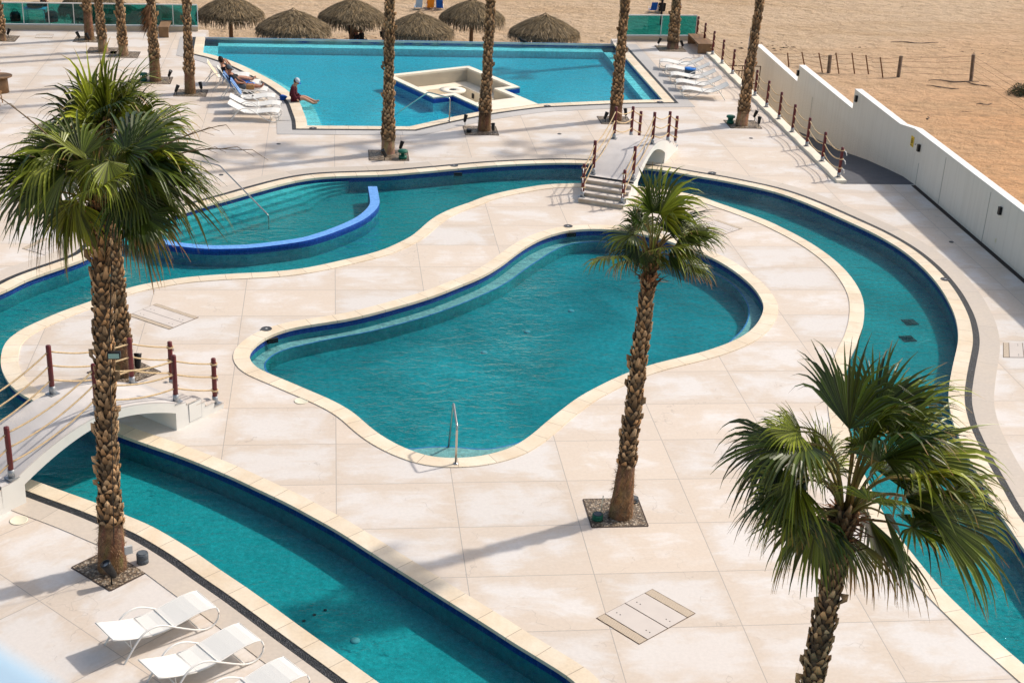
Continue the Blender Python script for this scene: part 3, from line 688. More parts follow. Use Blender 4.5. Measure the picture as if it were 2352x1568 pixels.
# ------------------------------------------------------------------ bridges
def make_bridge(name, p0, dirv, W, label, side, hatch=False, BL=7.6, SO0=1.45, SO1=5.42):
    cs = BL / 2 - 0.06; e1_ = BL - 1.12
    def prof_top(s):
        t = min(1, abs((s - cs) / (cs - 1.25))); return 0.60 + 0.59 * (1 - t ** 1.8)
    def prof_bot(s):
        t = min(1, abs((s - (SO0 + SO1) / 2) / ((SO1 - SO0) / 2))); return 0.42 + 0.54 * (1 - t ** 1.7)
    """p0: near right corner of the first riser, dirv: along the bridge, side: +1 when the width lies to the left of dirv"""
    br = empty(name, (p0.x, p0.y, 0), math.atan2(dirv.y, dirv.x), label, 'footbridge', 'arched white footbridges over the lazy river')
    y0, y1 = (0, W) if side > 0 else (-W, 0)
    mb = MB(); N = 60; ss = [1.12 + (e1_ - 1.12) * i / N for i in range(N + 1)]
    ss = sorted(set(ss + [SO0, SO1, SO0 + 0.001, SO1 - 0.001]))
    def bot(s): return -0.05 if (s <= SO0 or s >= SO1) else prof_bot(s)
    for a, b in zip(ss, ss[1:]):
        for y, fl in ((y0, 1), (y1, 0)):
            q = [(a, y, bot(a)), (b, y, bot(b)), (b, y, prof_top(b) - 0.03), (a, y, prof_top(a) - 0.03)]
            mb.poly(q if fl else q[::-1])
        mb.poly([(a, y0, bot(a)), (a, y1, bot(a)), (b, y1, bot(b)), (b, y0, bot(b))])
    mb.build('arch_body', M_WHITE, br)
    mb = MB(); ov = 0.0
    for a, b in zip(ss, ss[1:]):
        za, zb = prof_top(a), prof_top(b)
        mb.poly([(a, y0 - ov, za), (b, y0 - ov, zb), (b, y1 + ov, zb), (a, y1 + ov, za)], sm=False)
        for y in (y0 - ov, y1 + ov): mb.poly([(a, y, za - 0.03), (b, y, zb - 0.03), (b, y, zb), (a, y, za)])
    mb.build('walkway', M_BRT, br)
    rise = 0.128
    for k in range(4):
        x0 = k * 0.28
        for X0, X1, T0, T1 in ((x0, 1.12, x0 - 0.015, x0 + 0.265), (e1_, BL - x0, BL - x0 - 0.265, BL - x0 + 0.015)):
            mb = MB(); mb.box(((X0 + X1) / 2, (y0 + y1) / 2, rise * (k + 0.5) - (0.02 if k == 0 else 0)), (X1 - X0, W - 0.004 * k, rise + (0.04 if k == 0 else 0) - 0.001))
            st_ = mb.build('step', M_WHITE, br); fx = X0 - 0.003 if X0 < 1.12 and X1 == 1.12 else X1 + 0.003
            mb = MB(); mb.box((fx, (y0 + y1) / 2, rise * (k + 0.5)), (0.008, W - 0.02, rise - 0.006)); mb.build('riser', M_STEP, st_)
            mb = MB(); mb.box(((T0 + T1) / 2, (y0 + y1) / 2, rise * (k + 1) + 0.012), (T1 - T0, W + 0.02, 0.026)); mb.build('tread', M_TREAD, st_)
    ps = [0.17, 1.32, cs - 0.02, BL - 1.44, BL - 0.17]; inset = 0.09
    for y in (y0 + inset, y1 - inset):
        tops = []
        for i, s in enumerate(ps):
            z = (0.128 + 0.025) if i in (0, 4) else prof_top(s)
            mb = MB(); mb.lathe([(0.048, z + 0.16), (0.055, z + 0.17), (0.055, z + 1.10), (0.048, z + 1.11), (0.0, z + 1.112)], 12, (s, y, 0))
            po = mb.build('post', M_RED, br)
            mb = MB(); mb.box((s, y, z + 0.007), (0.22, 0.22, 0.012)); mb.lathe([(0.065, z + 0.013), (0.065, z + 0.19)], 12, (s, y, 0))
            mb.build('socket', M_SOCK, po)
            tops.append((s, y, z))
        for h in (0.33, 0.66, 0.98):
            mb = MB()
            for a, b in zip(tops, tops[1:]):
                n = 14; L = b[0] - a[0]; sag = 0.055 * L if L > 2 else 0.03
                for q in range(1): pass
                mb.tube([(a[0] + L * t / n, y, a[2] + h + (b[2] - a[2]) * t / n - sag * 4 * (t / n) * (1 - t / n)) for t in range(n + 1)], 0.019, 6)
            for e, t in ((0, tops[0]), (1, tops[-1])):
                sg = -1 if e == 0 else 1
                mb.tube([(t[0] + 0.075 * math.cos(k * math.tau / 10), y + 0.075 * math.sin(k * math.tau / 10), t[2] + h) for k in range(11)], 0.018, 6)
            rp = mb.build('rope', M_ROPE, br)
            for e, t in ((0, tops[0]), (1, tops[-1])):
                sg = -1 if e == 0 else 1; mb = MB()
                mb.tube([(t[0] + sg * 0.08, y, t[2] + h), (t[0] + sg * 0.12, y - 0.02, t[2] + h - 0.05), (t[0] + sg * 0.11, y - 0.02, t[2] + h - 0.14)], [0.016, 0.014, 0.02], 6)
                mb.build('rope_end', M_ROPEW, rp)
    if hatch:
        mb = MB(); yy = y0 - 0.004 if side > 0 else y1 + 0.004
        mb.box((0.86, yy, 0.27), (0.36, 0.008, 0.42)); mb.build('access_panel', M_WHITE, br)
        mb = MB()
        for a_, b_, c_, d_ in ((0.86, 0.055, 0.38, 0.008), (0.86, 0.485, 0.38, 0.008), (0.675, 0.27, 0.008, 0.43), (1.045, 0.27, 0.008, 0.43)):
            mb.box((a_, yy - 0.002, b_), (c_, 0.008, d_))
        mb.build('panel_seam', M_SOCK, br)
    return br
M_STEP = mat('cream_brick_riser', (0.62, 0.54, 0.43), 0.8, tint2=(0.46, 0.34, 0.22), vscale=4)
M_TREAD = mat('pale_stone_tread', (0.62, 0.56, 0.50), 0.7, var=0.08, vscale=3)
q0 = at(1431.7, 481).to_2d(); d2 = Vector((0.4345, 0.9007))
make_bridge('footbridge', q0, d2, 1.54, 'white arched footbridge with its steps down to the island behind the middle palm crown', 1, False, 7.6, 1.72, 5.5)
e0 = at(514, 936.5).to_2d(); d1 = Vector((-0.65836, -0.75271))
make_bridge('footbridge', e0, d1, 1.56, 'white arched footbridge at the left edge, crossing the river behind the big palm trunk', -1, True, 7.05, 1.42, 5.40)

# ------------------------------------------------------------------ curved wall in the river
wc = spline(P2([(855.5,428),(859,447),(861,465),(853,480),(832,498),(806,512),(772,526),(738,538),(688,551),(588,564),(530,567),(475,567),(420,562),(380,556),(345,546)], 0.0), False, 0.2)
a_, b_ = offset(wc, 0.15, False), offset(wc, -0.15, False)
ring = a_ + b_[::-1]; mb = MB(); ring = ccw(ring)
mb.prism(ring, -0.20, 0.0, 0); mb.prism(ring, -1.0, -0.2003, 2); o = mb.build('pool_divider_wall', [M_BLUE, M_BLUEL, M_WALLP])
o.data.polygons[0].material_index = 1
tag(o, 'low curved wall faced in blue mosaic rising out of the river water', 'pool wall')
# drain pads on the river floor
for x, y in ((2090, 740), (2085, 778)):
    c = at(x, y, -0.55); e = empty('floor_drain', (c.x, c.y, -0.555), R_(6), 'dark square of four grates on the river floor, %s' % ('the one nearer the beach' if y < 760 else 'the one nearer the palm'), 'drain', 'floor drains in the river')
    for i in (-1, 1):
        for j in (-1, 1):
            mb = MB(); mb.box((i * 0.1, j * 0.1, 0.01), (0.17, 0.17, 0.02)); mb.build('grate', M_LIDD, e)
jet = None
for k, (x, y) in enumerate(((618,1507),(645,1491),(655,1477),(673,1461),(698,1445),(722,1431),(747,1420))[1:]):
    c = at(x, y - 20, -0.55); mb = MB(); mb.lathe([(0.03, 0), (0.035, 0.012), (0.01, 0.02)], 10)
    tag(mb.build('floor_jet', M_LIDD, loc=(c.x, c.y, -0.555)), 'small dark floor jet in the near channel, number %s of six from the loungers' % ['one', 'two', 'three', 'four', 'five', 'six'][k], 'floor jet', 'row of floor jets in the near channel')
for k, (x, y, z) in enumerate(((816, 1469, -0.54), (1312, 713, -0.68), (1211, 761, -0.68), (1112, 808, -0.68))):
    c = at(x, y, z); mb = MB(); mb.lathe([(0.09, 0), (0.085, 0.02), (0.02, 0.03)], 16)
    lab = ['round white floor fitting under the water of the near channel', 'white floor fitting in the inner pool, farthest one', 'white floor fitting in the inner pool, middle of three', 'white floor fitting in the inner pool, leftmost of three'][k]
    tag(mb.build('floor_fitting', M_CWHITE, loc=(c.x, c.y, z - 0.02)), lab, 'pool fitting', 'white fittings on the pool floors' if k else None)

# ------------------------------------------------------------------ handrails
def handrail(pts, label, base):
    o = empty('handrail', (base.x, base.y, 0), 0, label, 'handrail')
    mb = MB(); loc = [Vector(p) - Vector((base.x, base.y, 0)) for p in pts]
    path = []
    for i, p in enumerate(loc):
        if i in (0, len(loc) - 1): path.append(p); continue
        a, b = loc[i - 1], loc[i + 1]; r_ = 0.09
        pa, pb = p + (a - p).normalized() * r_, p + (b - p).normalized() * r_
        for t in range(6):
            u = t / 5; path.append(pa * (1 - u) ** 2 + p * 2 * u * (1 - u) + pb * u * u)
    mb.tube(path, 0.024, 10); mb.build('rail', M_STEEL, o)
    mb = MB(); mb.lathe([(0.06, 0.022), (0.06, 0.035), (0.03, 0.05)], 16); mb.build('flange', M_STEEL, o)
b0 = at(1046.8, 1066.5); z1 = 0.92; end = Vector((b0.x + 0.02, b0.y + 1.75, -0.9)); mid_ = Vector((b0.x + 0.0, b0.y + 1.0, z1 + 0.02))
p2_ = at_y(1041.5, 924, b0.y + 0.78)
handrail([b0, (b0.x, b0.y, z1), p2_, (p2_.x - 0.02, p2_.y + 0.9, -0.85)], 'bent steel handrail at the near tip of the inner pool', b0)
b0 = at(463.5, 434); tp_ = at_y(504, 381, b0.y - 0.7)
handrail([b0, (b0.x, b0.y, 0.93), at(505, 381, 0.95), at(616.5, 495, -0.13), at(618, 540, -0.75)], 'long steel handrail sloping down into the river beside the submerged steps', b0)
b0 = at(1032, 279.8)
handrail([b0, (b0.x, b0.y, 0.92), at(983.4, 211.9, 0.95), at(917.2, 257.4, -0.1), at(905, 266, -0.5)], 'steel handrail leading into the big pool beside the sunken lounge', b0)

# ------------------------------------------------------------------ palms
def boots(mb, path, rads, z0, z1, dens=1.0, big_from=None, seed=1):
    r_ = random.Random(seed)
    def pt(z):
        t = max(0, min(0.9999, z / path[-1].z)) * (len(path) - 1); i = int(t); u = t - i
        return path[i].lerp(path[i + 1], u), rads[i] * (1 - u) + rads[i + 1] * u
    z = z0; k = 0; ga = 2.399963
    nper = 9; dz = 0.115 / nper * 1.0
    while z < z1:
        c, R = pt(z); phi = k * ga + r_.uniform(-0.12, 0.12); up = z / z1
        wdt = R * math.tau / nper * 0.72 * r_.uniform(0.8, 1.15); H = r_.uniform(0.10, 0.20); out = r_.uniform(0.015, 0.06)
        if r_.random() < 0.07: H *= 1.5; out *= 2.4
        if big_from and z > big_from: H *= 1.25; out *= 1.3
        er = Vector((math.cos(phi), math.sin(phi), 0)); et = Vector((-er.y, er.x, 0)); sk = r_.uniform(-0.05, 0.05)
        tone = r_.choice((0.35, 0.55, 0.75, 0.95)) * r_.uniform(0.8, 1.25); g_ = r_.uniform(0.0, 1.0)
        base = (tone * (1 + 0.25 * g_), tone, tone * (0.9 - 0.2 * g_))
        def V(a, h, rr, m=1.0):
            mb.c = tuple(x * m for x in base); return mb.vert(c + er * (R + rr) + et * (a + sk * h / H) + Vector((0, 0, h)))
        A, B = V(-wdt, -0.02, -0.03, 0.3), V(wdt, -0.02, -0.03, 0.3)  # scale roots darkened: shade of the gaps put into the colour
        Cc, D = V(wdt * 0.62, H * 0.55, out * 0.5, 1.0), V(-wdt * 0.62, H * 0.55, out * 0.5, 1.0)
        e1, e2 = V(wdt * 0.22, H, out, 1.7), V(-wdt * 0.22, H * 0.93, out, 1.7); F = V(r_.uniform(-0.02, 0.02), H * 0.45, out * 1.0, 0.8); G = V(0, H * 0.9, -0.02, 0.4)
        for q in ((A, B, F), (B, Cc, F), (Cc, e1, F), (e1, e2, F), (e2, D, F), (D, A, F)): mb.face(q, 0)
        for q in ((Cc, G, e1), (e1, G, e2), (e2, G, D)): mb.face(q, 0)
        z += dz / dens * r_.uniform(0.8, 1.2); k += 1
def trunk(name, parent, base, top, r0, r1, seed, fiber=0.5, bow=0.0):
    r_ = random.Random(seed); mb = MB(); n = 26
    b, t = Vector(base), Vector(top); path = []; rads = []
    for i in range(n + 1):
        u = i / n; p = b.lerp(t, u); p.x += bow * math.sin(u * math.pi) ; path.append(p)
        rads.append(r0 * (1 - min(1, u * 4)) + (r0 * 0.60) * min(1, u * 4) if u < 0.25 else r0 * 0.60 + (r1 - r0 * 0.60) * (u - 0.25) / 0.75)
    z_local = [p.z for p in path]
    mb.c = (0.62, 0.58, 0.55); nn = 18; rings = []
    for i, p in enumerate(path):
        ring = []
        for k in range(nn):
            a = k * math.tau / nn; rr = rads[i] * (1 + 0.06 * noise.noise(Vector((math.cos(a) * 2, math.sin(a) * 2, p.z * 3 + seed))))
            mb.c = tuple([r_.uniform(0.12, 0.35)] * 3) if p.z > fiber else tuple([r_.uniform(0.75, 1.1) * q for q in (1.05, 0.95, 0.85)])  # above the foot the core is painted dark as shade between scales
            ring.append(mb.vert(p + Vector((math.cos(a) * rr, math.sin(a) * rr, 0))))
        rings.append(ring)
    for i in range(n):
        for k in range(nn): mb.face((rings[i][k], rings[i][(k + 1) % nn], rings[i + 1][(k + 1) % nn], rings[i + 1][k]), 1 if path[i].z < fiber and fiber > 0.6 else 0, True)
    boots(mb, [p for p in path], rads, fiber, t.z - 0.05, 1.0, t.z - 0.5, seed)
    # loose fibres at the foot
    for k in range(int(450 * (fiber + 0.4))):
        z = r_.uniform(0.0, fiber + 0.45); a = r_.uniform(0, math.tau); i = min(n - 1, int(z / t.z * n)); p = path[i]; R = rads[i]
        er = Vector((math.cos(a), math.sin(a), 0)); et = Vector((-er.y, er.x, 0)); c = Vector((p.x, p.y, z)) + er * R * 0.97
        tone = r_.uniform(0.2, 0.9); mb.c = (tone, tone * 0.85, tone * 0.7)
        dr = (er * r_.uniform(0.15, 0.6) + et * r_.uniform(-0.8, 0.8) + Vector((0, 0, r_.uniform(-0.9, 0.5)))).normalized() * r_.uniform(0.04, 0.15)
        mb.poly([c - et * 0.008, c + et * 0.008, c + dr])
    o = mb.build('trunk', [M_TRUNK, M_FOOT], parent, col=True); o.matrix_parent_inverse = Matrix.Translation(-parent.location); return o
def leaf(mb, o, az, el, pl, R, nseg, r_, wind, age, steps=7, roll=0.0, spread=R_(118), H=None, axis=None):
    """fan leaf: petiole from o, blade of joined segments with drooping split tips"""
    G = Vector((0, 0, -1)); dv = Vector((math.cos(az) * math.cos(el), math.sin(az) * math.cos(el), math.sin(el)))
    p = Vector(o); path = [p.copy()]; dd = dv.copy()
    for i in range(6):
        dd = (dd + G * (0.035 + 0.05 * age) + wind * 0.03).normalized(); p = p + dd * pl / 6; path.append(p.copy())
    if H is not None:
        o3 = Vector(o); d0 = (H - o3); ctl = o3 + Vector((d0.x * 0.25, d0.y * 0.25, max(0.0, d0.z) * 0.6 + 0.35 * d0.length))
        path = [o3 * (1 - t / 6) ** 2 + ctl * 2 * (t / 6) * (1 - t / 6) + H * (t / 6) ** 2 for t in range(7)]; dd = axis.normalized()
    petiole = path
    a = dd; s = a.cross(Vector((0, 0, 1)))
    if s.length < 0.15: s = Vector((-math.sin(az), math.cos(az), 0))
    s.normalize(); n = s.cross(a).normalized()
    if roll: q = Matrix.Rotation(roll, 3, a); s = q @ s; n = q @ n
    dth = 2 * spread / (nseg - 1)
    g0 = r_.uniform(0.85, 1.15)
    if age > 0.75: base = Vector((0.15, 0.14, 0.03)) * g0
    else: base = Vector((0.026, 0.052, 0.006)).lerp(Vector((0.21, 0.235, 0.018)), r_.random() ** 1.2) * g0
    tipc = Vector((0.40, 0.20, 0.06)) if (age > 0.35 or r_.random() < 0.4) else Vector((0.16, 0.17, 0.05))
    if age > 0.9: base = base.lerp(Vector((0.26, 0.14, 0.05)), 0.45)
    brown_from = max(0.45, 0.95 - 0.45 * age * r_.uniform(0.6, 1.2))
    join = r_.uniform(0.40, 0.56)
    for k in range(nseg):
        th = -spread + k * dth
        dirk = (a * math.cos(th) + s * math.sin(th) + n * (0.22 * abs(math.sin(th)) - 0.05)).normalized()
        e = (s * math.cos(th) - a * math.sin(th)).normalized(); nk = dirk.cross(e).normalized()
        if nk.dot(n) < 0: nk = -nk
        L = R * (0.80 + 0.20 * math.cos(th * 0.8)) * r_.uniform(0.80, 1.08); q = path[-1] - a * (0.10 if abs(th) < 1 else 0.0)
        q = path[-1].copy(); dcur = dirk.copy(); tone = r_.choice((0.5, 0.8, 1.1, 1.6)) * r_.uniform(0.85, 1.15); prev = None; dr = r_.uniform(0.5, 2.4)
        fold = 0.35 if k % 2 else 0.3
        tw = r_.uniform(-0.6, 0.6)
        for i in range(steps + 1):
            t = i / steps
            w = L * t * math.tan(dth / 2) * 1.04 if t <= join else L * join * math.tan(dth / 2) * 1.04 * (1 - (t - join) / (1 - join)) ** 0.8
            w = max(w, 0.0025)
            col = base * tone * (0.85 + 0.3 * t)
            if t > brown_from: col = col.lerp(tipc, min(1, (t - brown_from) / (1 - brown_from + 0.01) * 1.3))
            mb.c = tuple(col)
            ee = e if t < join else (e * math.cos(tw * (t - join) * 2) + nk * math.sin(tw * (t - join) * 2))
            row = (mb.vert(q - ee * w + nk * w * fold), mb.vert(q - nk * w * fold * 0.6), mb.vert(q + ee * w + nk * w * fold))
            if prev:
                mb.face((prev[0], prev[1], row[1], row[0]), 0); mb.face((prev[1], prev[2], row[2], row[1]), 0)
            prev = row
            grav = (0.05 if t < join else 0.34 * dr) * (0.7 + 0.8 * age)
            dcur = (dcur + G * grav * 7 / steps + wind * (0.06 + 0.26 * t) * 7 / steps).normalized()
            q = q + dcur * L / steps
    return petiole
def crown(parent, top, Rr, n, seed, wind=Vector((0.35, 0.05, 0)), nseg=32, steps=7, upl=1.0, dead=0.3, petl=(0.7, 1.05), fav=None, emin=-0.95, grow=0.12):
    r_ = random.Random(seed); mb = MB(); mp = MB(); tv = Vector(top)
    for (hx, hy, dy, tx, ty, dt) in (fav or ()):
        for rep_ in range(2):
            jx, jy = (0, 0) if rep_ == 0 else (r_.uniform(-14, 14), r_.uniform(-14, 14))
            Hp = at_y(hx + jx, hy + jy, tv.y + dy + 0.18 * rep_); Tp = at_y(tx + jx * 1.5 + (tx - hx) * grow, ty + jy * 1.5 + (ty - hy) * grow, tv.y + dy + dt + 0.25 * rep_)
            ax = Tp - Hp; st = tv + (Hp - tv).normalized() * 0.1 - Vector((0, 0, 0.12)); low_ = max(0, min(1, (tv.z - Hp.z + 0.2) / 0.9))
            if rep_ and r_.random() < 0.55: continue
            pet = leaf(mb, st, 0, 0, 0.5, ax.length * (1.12 - 0.2 * rep_), nseg, r_, wind * 0.45, low_ * 0.9, steps, roll=r_.uniform(-0.7, 0.7), spread=R_(r_.uniform(60, 105)), H=Hp, axis=ax + Vector((0, 0, 0.15 * ax.length)))
            mp.tube(pet, [0.026, 0.022, 0.02, 0.018, 0.016, 0.015, 0.013], 5)
    for k in range(n - 1 if fav else n):
        u = (k + 0.5) / n; az = k * 2.399963 + r_.uniform(-0.25, 0.25)
        el = R_(84) - u ** 0.80 * (R_(84) - emin) + r_.uniform(-0.12, 0.12)
        pl = r_.uniform(*petl) * (0.75 + 0.4 * min(1, u * 2)) * Rr; R = Rr * r_.uniform(0.82, 1.0) * (0.8 + 0.25 * math.sin(min(1, u * 1.6) * math.pi / 2))
        if u < 0.25: pl *= upl
        age = max(0.0, (u - 0.35) / 0.65); 
        st = Vector(top) + Vector((math.cos(az) * 0.09, math.sin(az) * 0.09, -0.32 * u + 0.05))
        pet = leaf(mb, st, az, el, pl, R, nseg, r_, wind * r_.uniform(0.6, 1.4), age, steps, roll=r_.uniform(-0.5, 0.5), spread=R_(r_.uniform(95, 125)))
        mp.tube(pet, [0.026, 0.022, 0.02, 0.018, 0.016, 0.015, 0.013], 5)
    o = mb.build('crown', M_LEAF, parent, col=True); o.matrix_parent_inverse = Matrix.Translation(-parent.location)
    p_ = mp.build('leaf_stems', M_PETI, parent); p_.matrix_parent_inverse = Matrix.Translation(-parent.location)
    return o
def skirt(parent, top, R, seed):
    r_ = random.Random(seed); mb = MB()
    for k in range(150):
        a = r_.uniform(0, math.tau); z = r_.uniform(-0.75, -0.05); er = Vector((math.cos(a), math.sin(a), 0)); et = Vector((-er.y, er.x, 0))
        c = Vector(top) + er * (R * 0.9) + Vector((0, 0, z)); t_ = r_.uniform(0.3, 0.95); mb.c = (t_ * 1.1, t_ * 0.75, t_ * 0.55)
        d_ = (er * r_.uniform(0.3, 0.9) + et * r_.uniform(-0.5, 0.5) + Vector((0, 0, r_.uniform(-0.3, 1.0)))).normalized() * r_.uniform(0.12, 0.34)
        w_ = r_.uniform(0.012, 0.04); mb.poly([c - et * w_, c + et * w_, c + d_ + et * w_ * 0.3, c + d_ - et * w_ * 0.3])
    o = mb.build('leaf_base_skirt', M_TRUNK, parent, col=True); o.matrix_parent_inverse = Matrix.Translation(-parent.location)

PG = 'fan palms planted round the pools'
def palm(px, py, lab, top=None, H=7.0, r0=0.34, r1=0.20, seed=1, fiber=0.5, near=False, pit=None, bow=0, **kw):
    b = at(px, py) if isinstance(px, (int, float)) and py is not None else px
    e = empty('fan_palm', (b.x, b.y, 0), 0, lab, 'palm tree', PG)
    t = Vector(top) if top is not None else Vector((b.x + rnd.uniform(-0.15, 0.15), b.y + rnd.uniform(-0.1, 0.1), H))
    trunk('trunk', e, (b.x, b.y, -0.02), t, r0, r1, seed, fiber, bow)
    if near: skirt(e, t, r1, seed)
    crown(e, t, seed=seed, **kw)
    return e, b, t
def bury(px, py, w_, l_, rz, lab):
    c = at(px, py) if py is not None else px
    e = tag(MBpit(c, w_, l_, rz), lab, 'tree pit', 'square gravel tree pits')
    return c
def MBpit(c, w_, l_, rz):
    e = bpy.data.objects.new('tree_pit', None); C.objects.link(e); e.location = (c.x, c.y, 0); e.rotation_euler = (0, 0, rz)
    mb = MB(); mb.box((0, 0, 0.006), (w_ - 0.03, l_ - 0.03, 0.012)); mb.build('gravel', M_GRAV, e)
    mb = MB()
    for a, b, c_, d_ in ((0, l_ / 2, w_, 0.025), (0, -l_ / 2, w_, 0.025), (w_ / 2, 0, 0.025, l_ - 0.026), (-w_ / 2, 0, 0.025, l_ - 0.026)): mb.box((a, b, 0.004), (c_, d_, 0.016))
    mb.build('edging', M_PIT, e)
    return e

W1 = Vector((0.30, 0.0, 0)); W2 = Vector((0.42, 0.02, 0)); W3 = Vector((0.40, 0.0, 0))
# the three near palms and the one hidden behind the big one
palm(1425, 1183, 'slender fan palm with wind-blown crown beside the inner pool', top=(5.83, 24.6, 5.70), r0=0.25, r1=0.105, seed=12, fiber=1.15, near=True, Rr=0.75, n=8, grow=0.2, nseg=26, wind=W3, petl=(0.5, 0.8), upl=1.0, emin=-0.25, fav=[(1497,488,0.0,1490,392,0.1),(1515,492,0.1,1560,395,0.1),(1528,505,-0.1,1600,430,-0.1),(1530,520,0.2,1615,480,0.1),(1483,505,0.1,1452,478,0.1),(1478,515,-0.2,1440,492,-0.2),(1558,545,0.0,1648,545,0.0),(1556,535,0.3,1640,515,0.2),(1550,565,-0.2,1625,592,-0.2),(1535,585,-0.1,1590,618,-0.1),(1455,540,0.0,1385,552,0.0),(1460,550,0.3,1405,580,0.2),(1462,565,-0.2,1430,612,-0.2),(1480,580,-0.1,1472,622,-0.1),(1510,590,-0.25,1535,625,-0.2)])
palm(258, 1303, 'tallest fan palm, its thick trunk rising from the gravel at bottom left', top=(-3.83, 23.1, 7.25), r0=0.27, r1=0.115, seed=13, fiber=0.95, near=True, Rr=0.9, n=8, nseg=30, wind=W1, petl=(0.6, 0.9), emin=-0.35, grow=0.32, fav=[(140,345,0.1,15,340,0.1),(125,365,-0.1,-10,410,-0.1),(150,395,-0.3,30,480,-0.2),(130,400,0.3,0,480,0.2),(160,475,-0.3,145,590,-0.2),(155,455,0.2,100,560,0.2),(305,345,0.2,450,335,0.2),(320,370,-0.1,478,420,-0.1),(330,385,0.2,470,490,0.2),(310,400,-0.3,420,510,-0.2),(300,480,-0.2,375,600,-0.1),(285,430,-0.4,330,545,-0.3),(210,380,-0.4,180,470,-0.3),(250,370,-0.5,270,460,-0.3),(200,370,0.1,90,300,0.1),(290,350,0.1,380,290,0.1)])
palm(288, 860, 'fan palm behind the tallest one, its base beside the left footbridge', top=(-4.95, 31.3, 6.15), r0=0.23, r1=0.11, seed=14, fiber=0.8, near=True, Rr=0.95, n=8, nseg=30, wind=W1, petl=(0.6, 0.9), emin=-0.5, fav=[(225,290,-0.1,190,135,0.0),(250,285,0.1,245,115,0.1),(275,285,-0.1,320,150,0.0),(200,290,0.2,145,165,0.2),(185,320,-0.2,120,225,-0.2),(180,335,0.2,112,290,0.1),(300,290,0.3,365,195,0.2),(310,310,-0.2,385,245,-0.1),(335,300,0.0,455,245,0.0),(330,320,0.2,400,300,0.2),(225,330,-0.5,235,420,-0.4),(280,325,-0.5,315,410,-0.4),(175,350,-0.3,115,380,-0.2)])
palm(Vector((6.72, 16.3, 0)), None, 'big fan palm at bottom right, its foot below the picture edge', top=(6.88, 16.3, 5.15), r0=0.25, r1=0.125, seed=15, fiber=0.6, near=True, Rr=0.9, n=8, grow=0.16, nseg=30, wind=W2, petl=(0.6, 0.9), emin=-0.25, fav=[(1950,985,0.1,1950,812,0.1),(2010,960,0.3,2090,835,0.2),(2040,990,0.2,2175,850,0.3),(1985,1030,-0.3,2030,930,-0.3),(2020,1060,-0.5,2170,975,-0.5),(2080,1050,0.2,2265,1000,0.2),(2095,1100,-0.2,2290,1095,-0.2),(2080,1140,0.3,2240,1190,0.3),(2135,1175,-0.3,2325,1280,-0.3),(2030,1180,-0.4,2075,1330,-0.3),(1995,1190,0.4,2040,1330,0.3),(1850,1020,-0.2,1700,1060,-0.2),(1800,1010,0.3,1680,1120,0.2),(1850,1090,0.2,1690,1180,0.2),(1830,1100,-0.4,1730,1230,-0.3),(1880,1190,-0.3,1840,1330,-0.2),(1870,1170,0.3,1770,1290,0.2),(1900,1060,0.5,1860,960,0.4),(1940,1220,0.6,1960,1330,0.3),(1830,990,-0.1,1760,1010,-0.2)])
# taller palms further off, their crowns above the picture
FAR = [(891, 352, 'fan palm trunk in front of the big pool, left of the sunken lounge', 7.6, 0.33), (1112, 299, 'fan palm trunk with a gravel square touching the border by the sunken lounge', 7.4, 0.34),
       (1413, 276, 'fan palm trunk behind the far footbridge, left of the pool corner', 7.7, 0.35), (1545, 111, 'fan palm trunk in front of the short glass panel, beside the wooden bench', 7.2, 0.38),
       (1703, 287, 'fan palm trunk standing by the rope fence next to the ramp', 7.8, 0.33), (437, 214, 'fan palm trunk just left of the occupied sun loungers', 7.3, 0.30),
       (357, 186, 'fan palm trunk with a dark bunch of dead leaves, second left of the loungers', 7.5, 0.32), (284, 127, 'fan palm trunk rising above the tallest crown, right of its neighbour', 7.3, 0.28),
       (237, 118, 'fan palm trunk right of the bare-based one, foot hidden by green leaves', 7.4, 0.28), (206, 91, 'fan palm trunk with a smooth bare base close to the glass balustrade', 7.2, 0.30),
       (4, 93, 'fan palm trunk cut by the left picture edge below the glass balustrade', 7.0, 0.28)]
first_crown = None
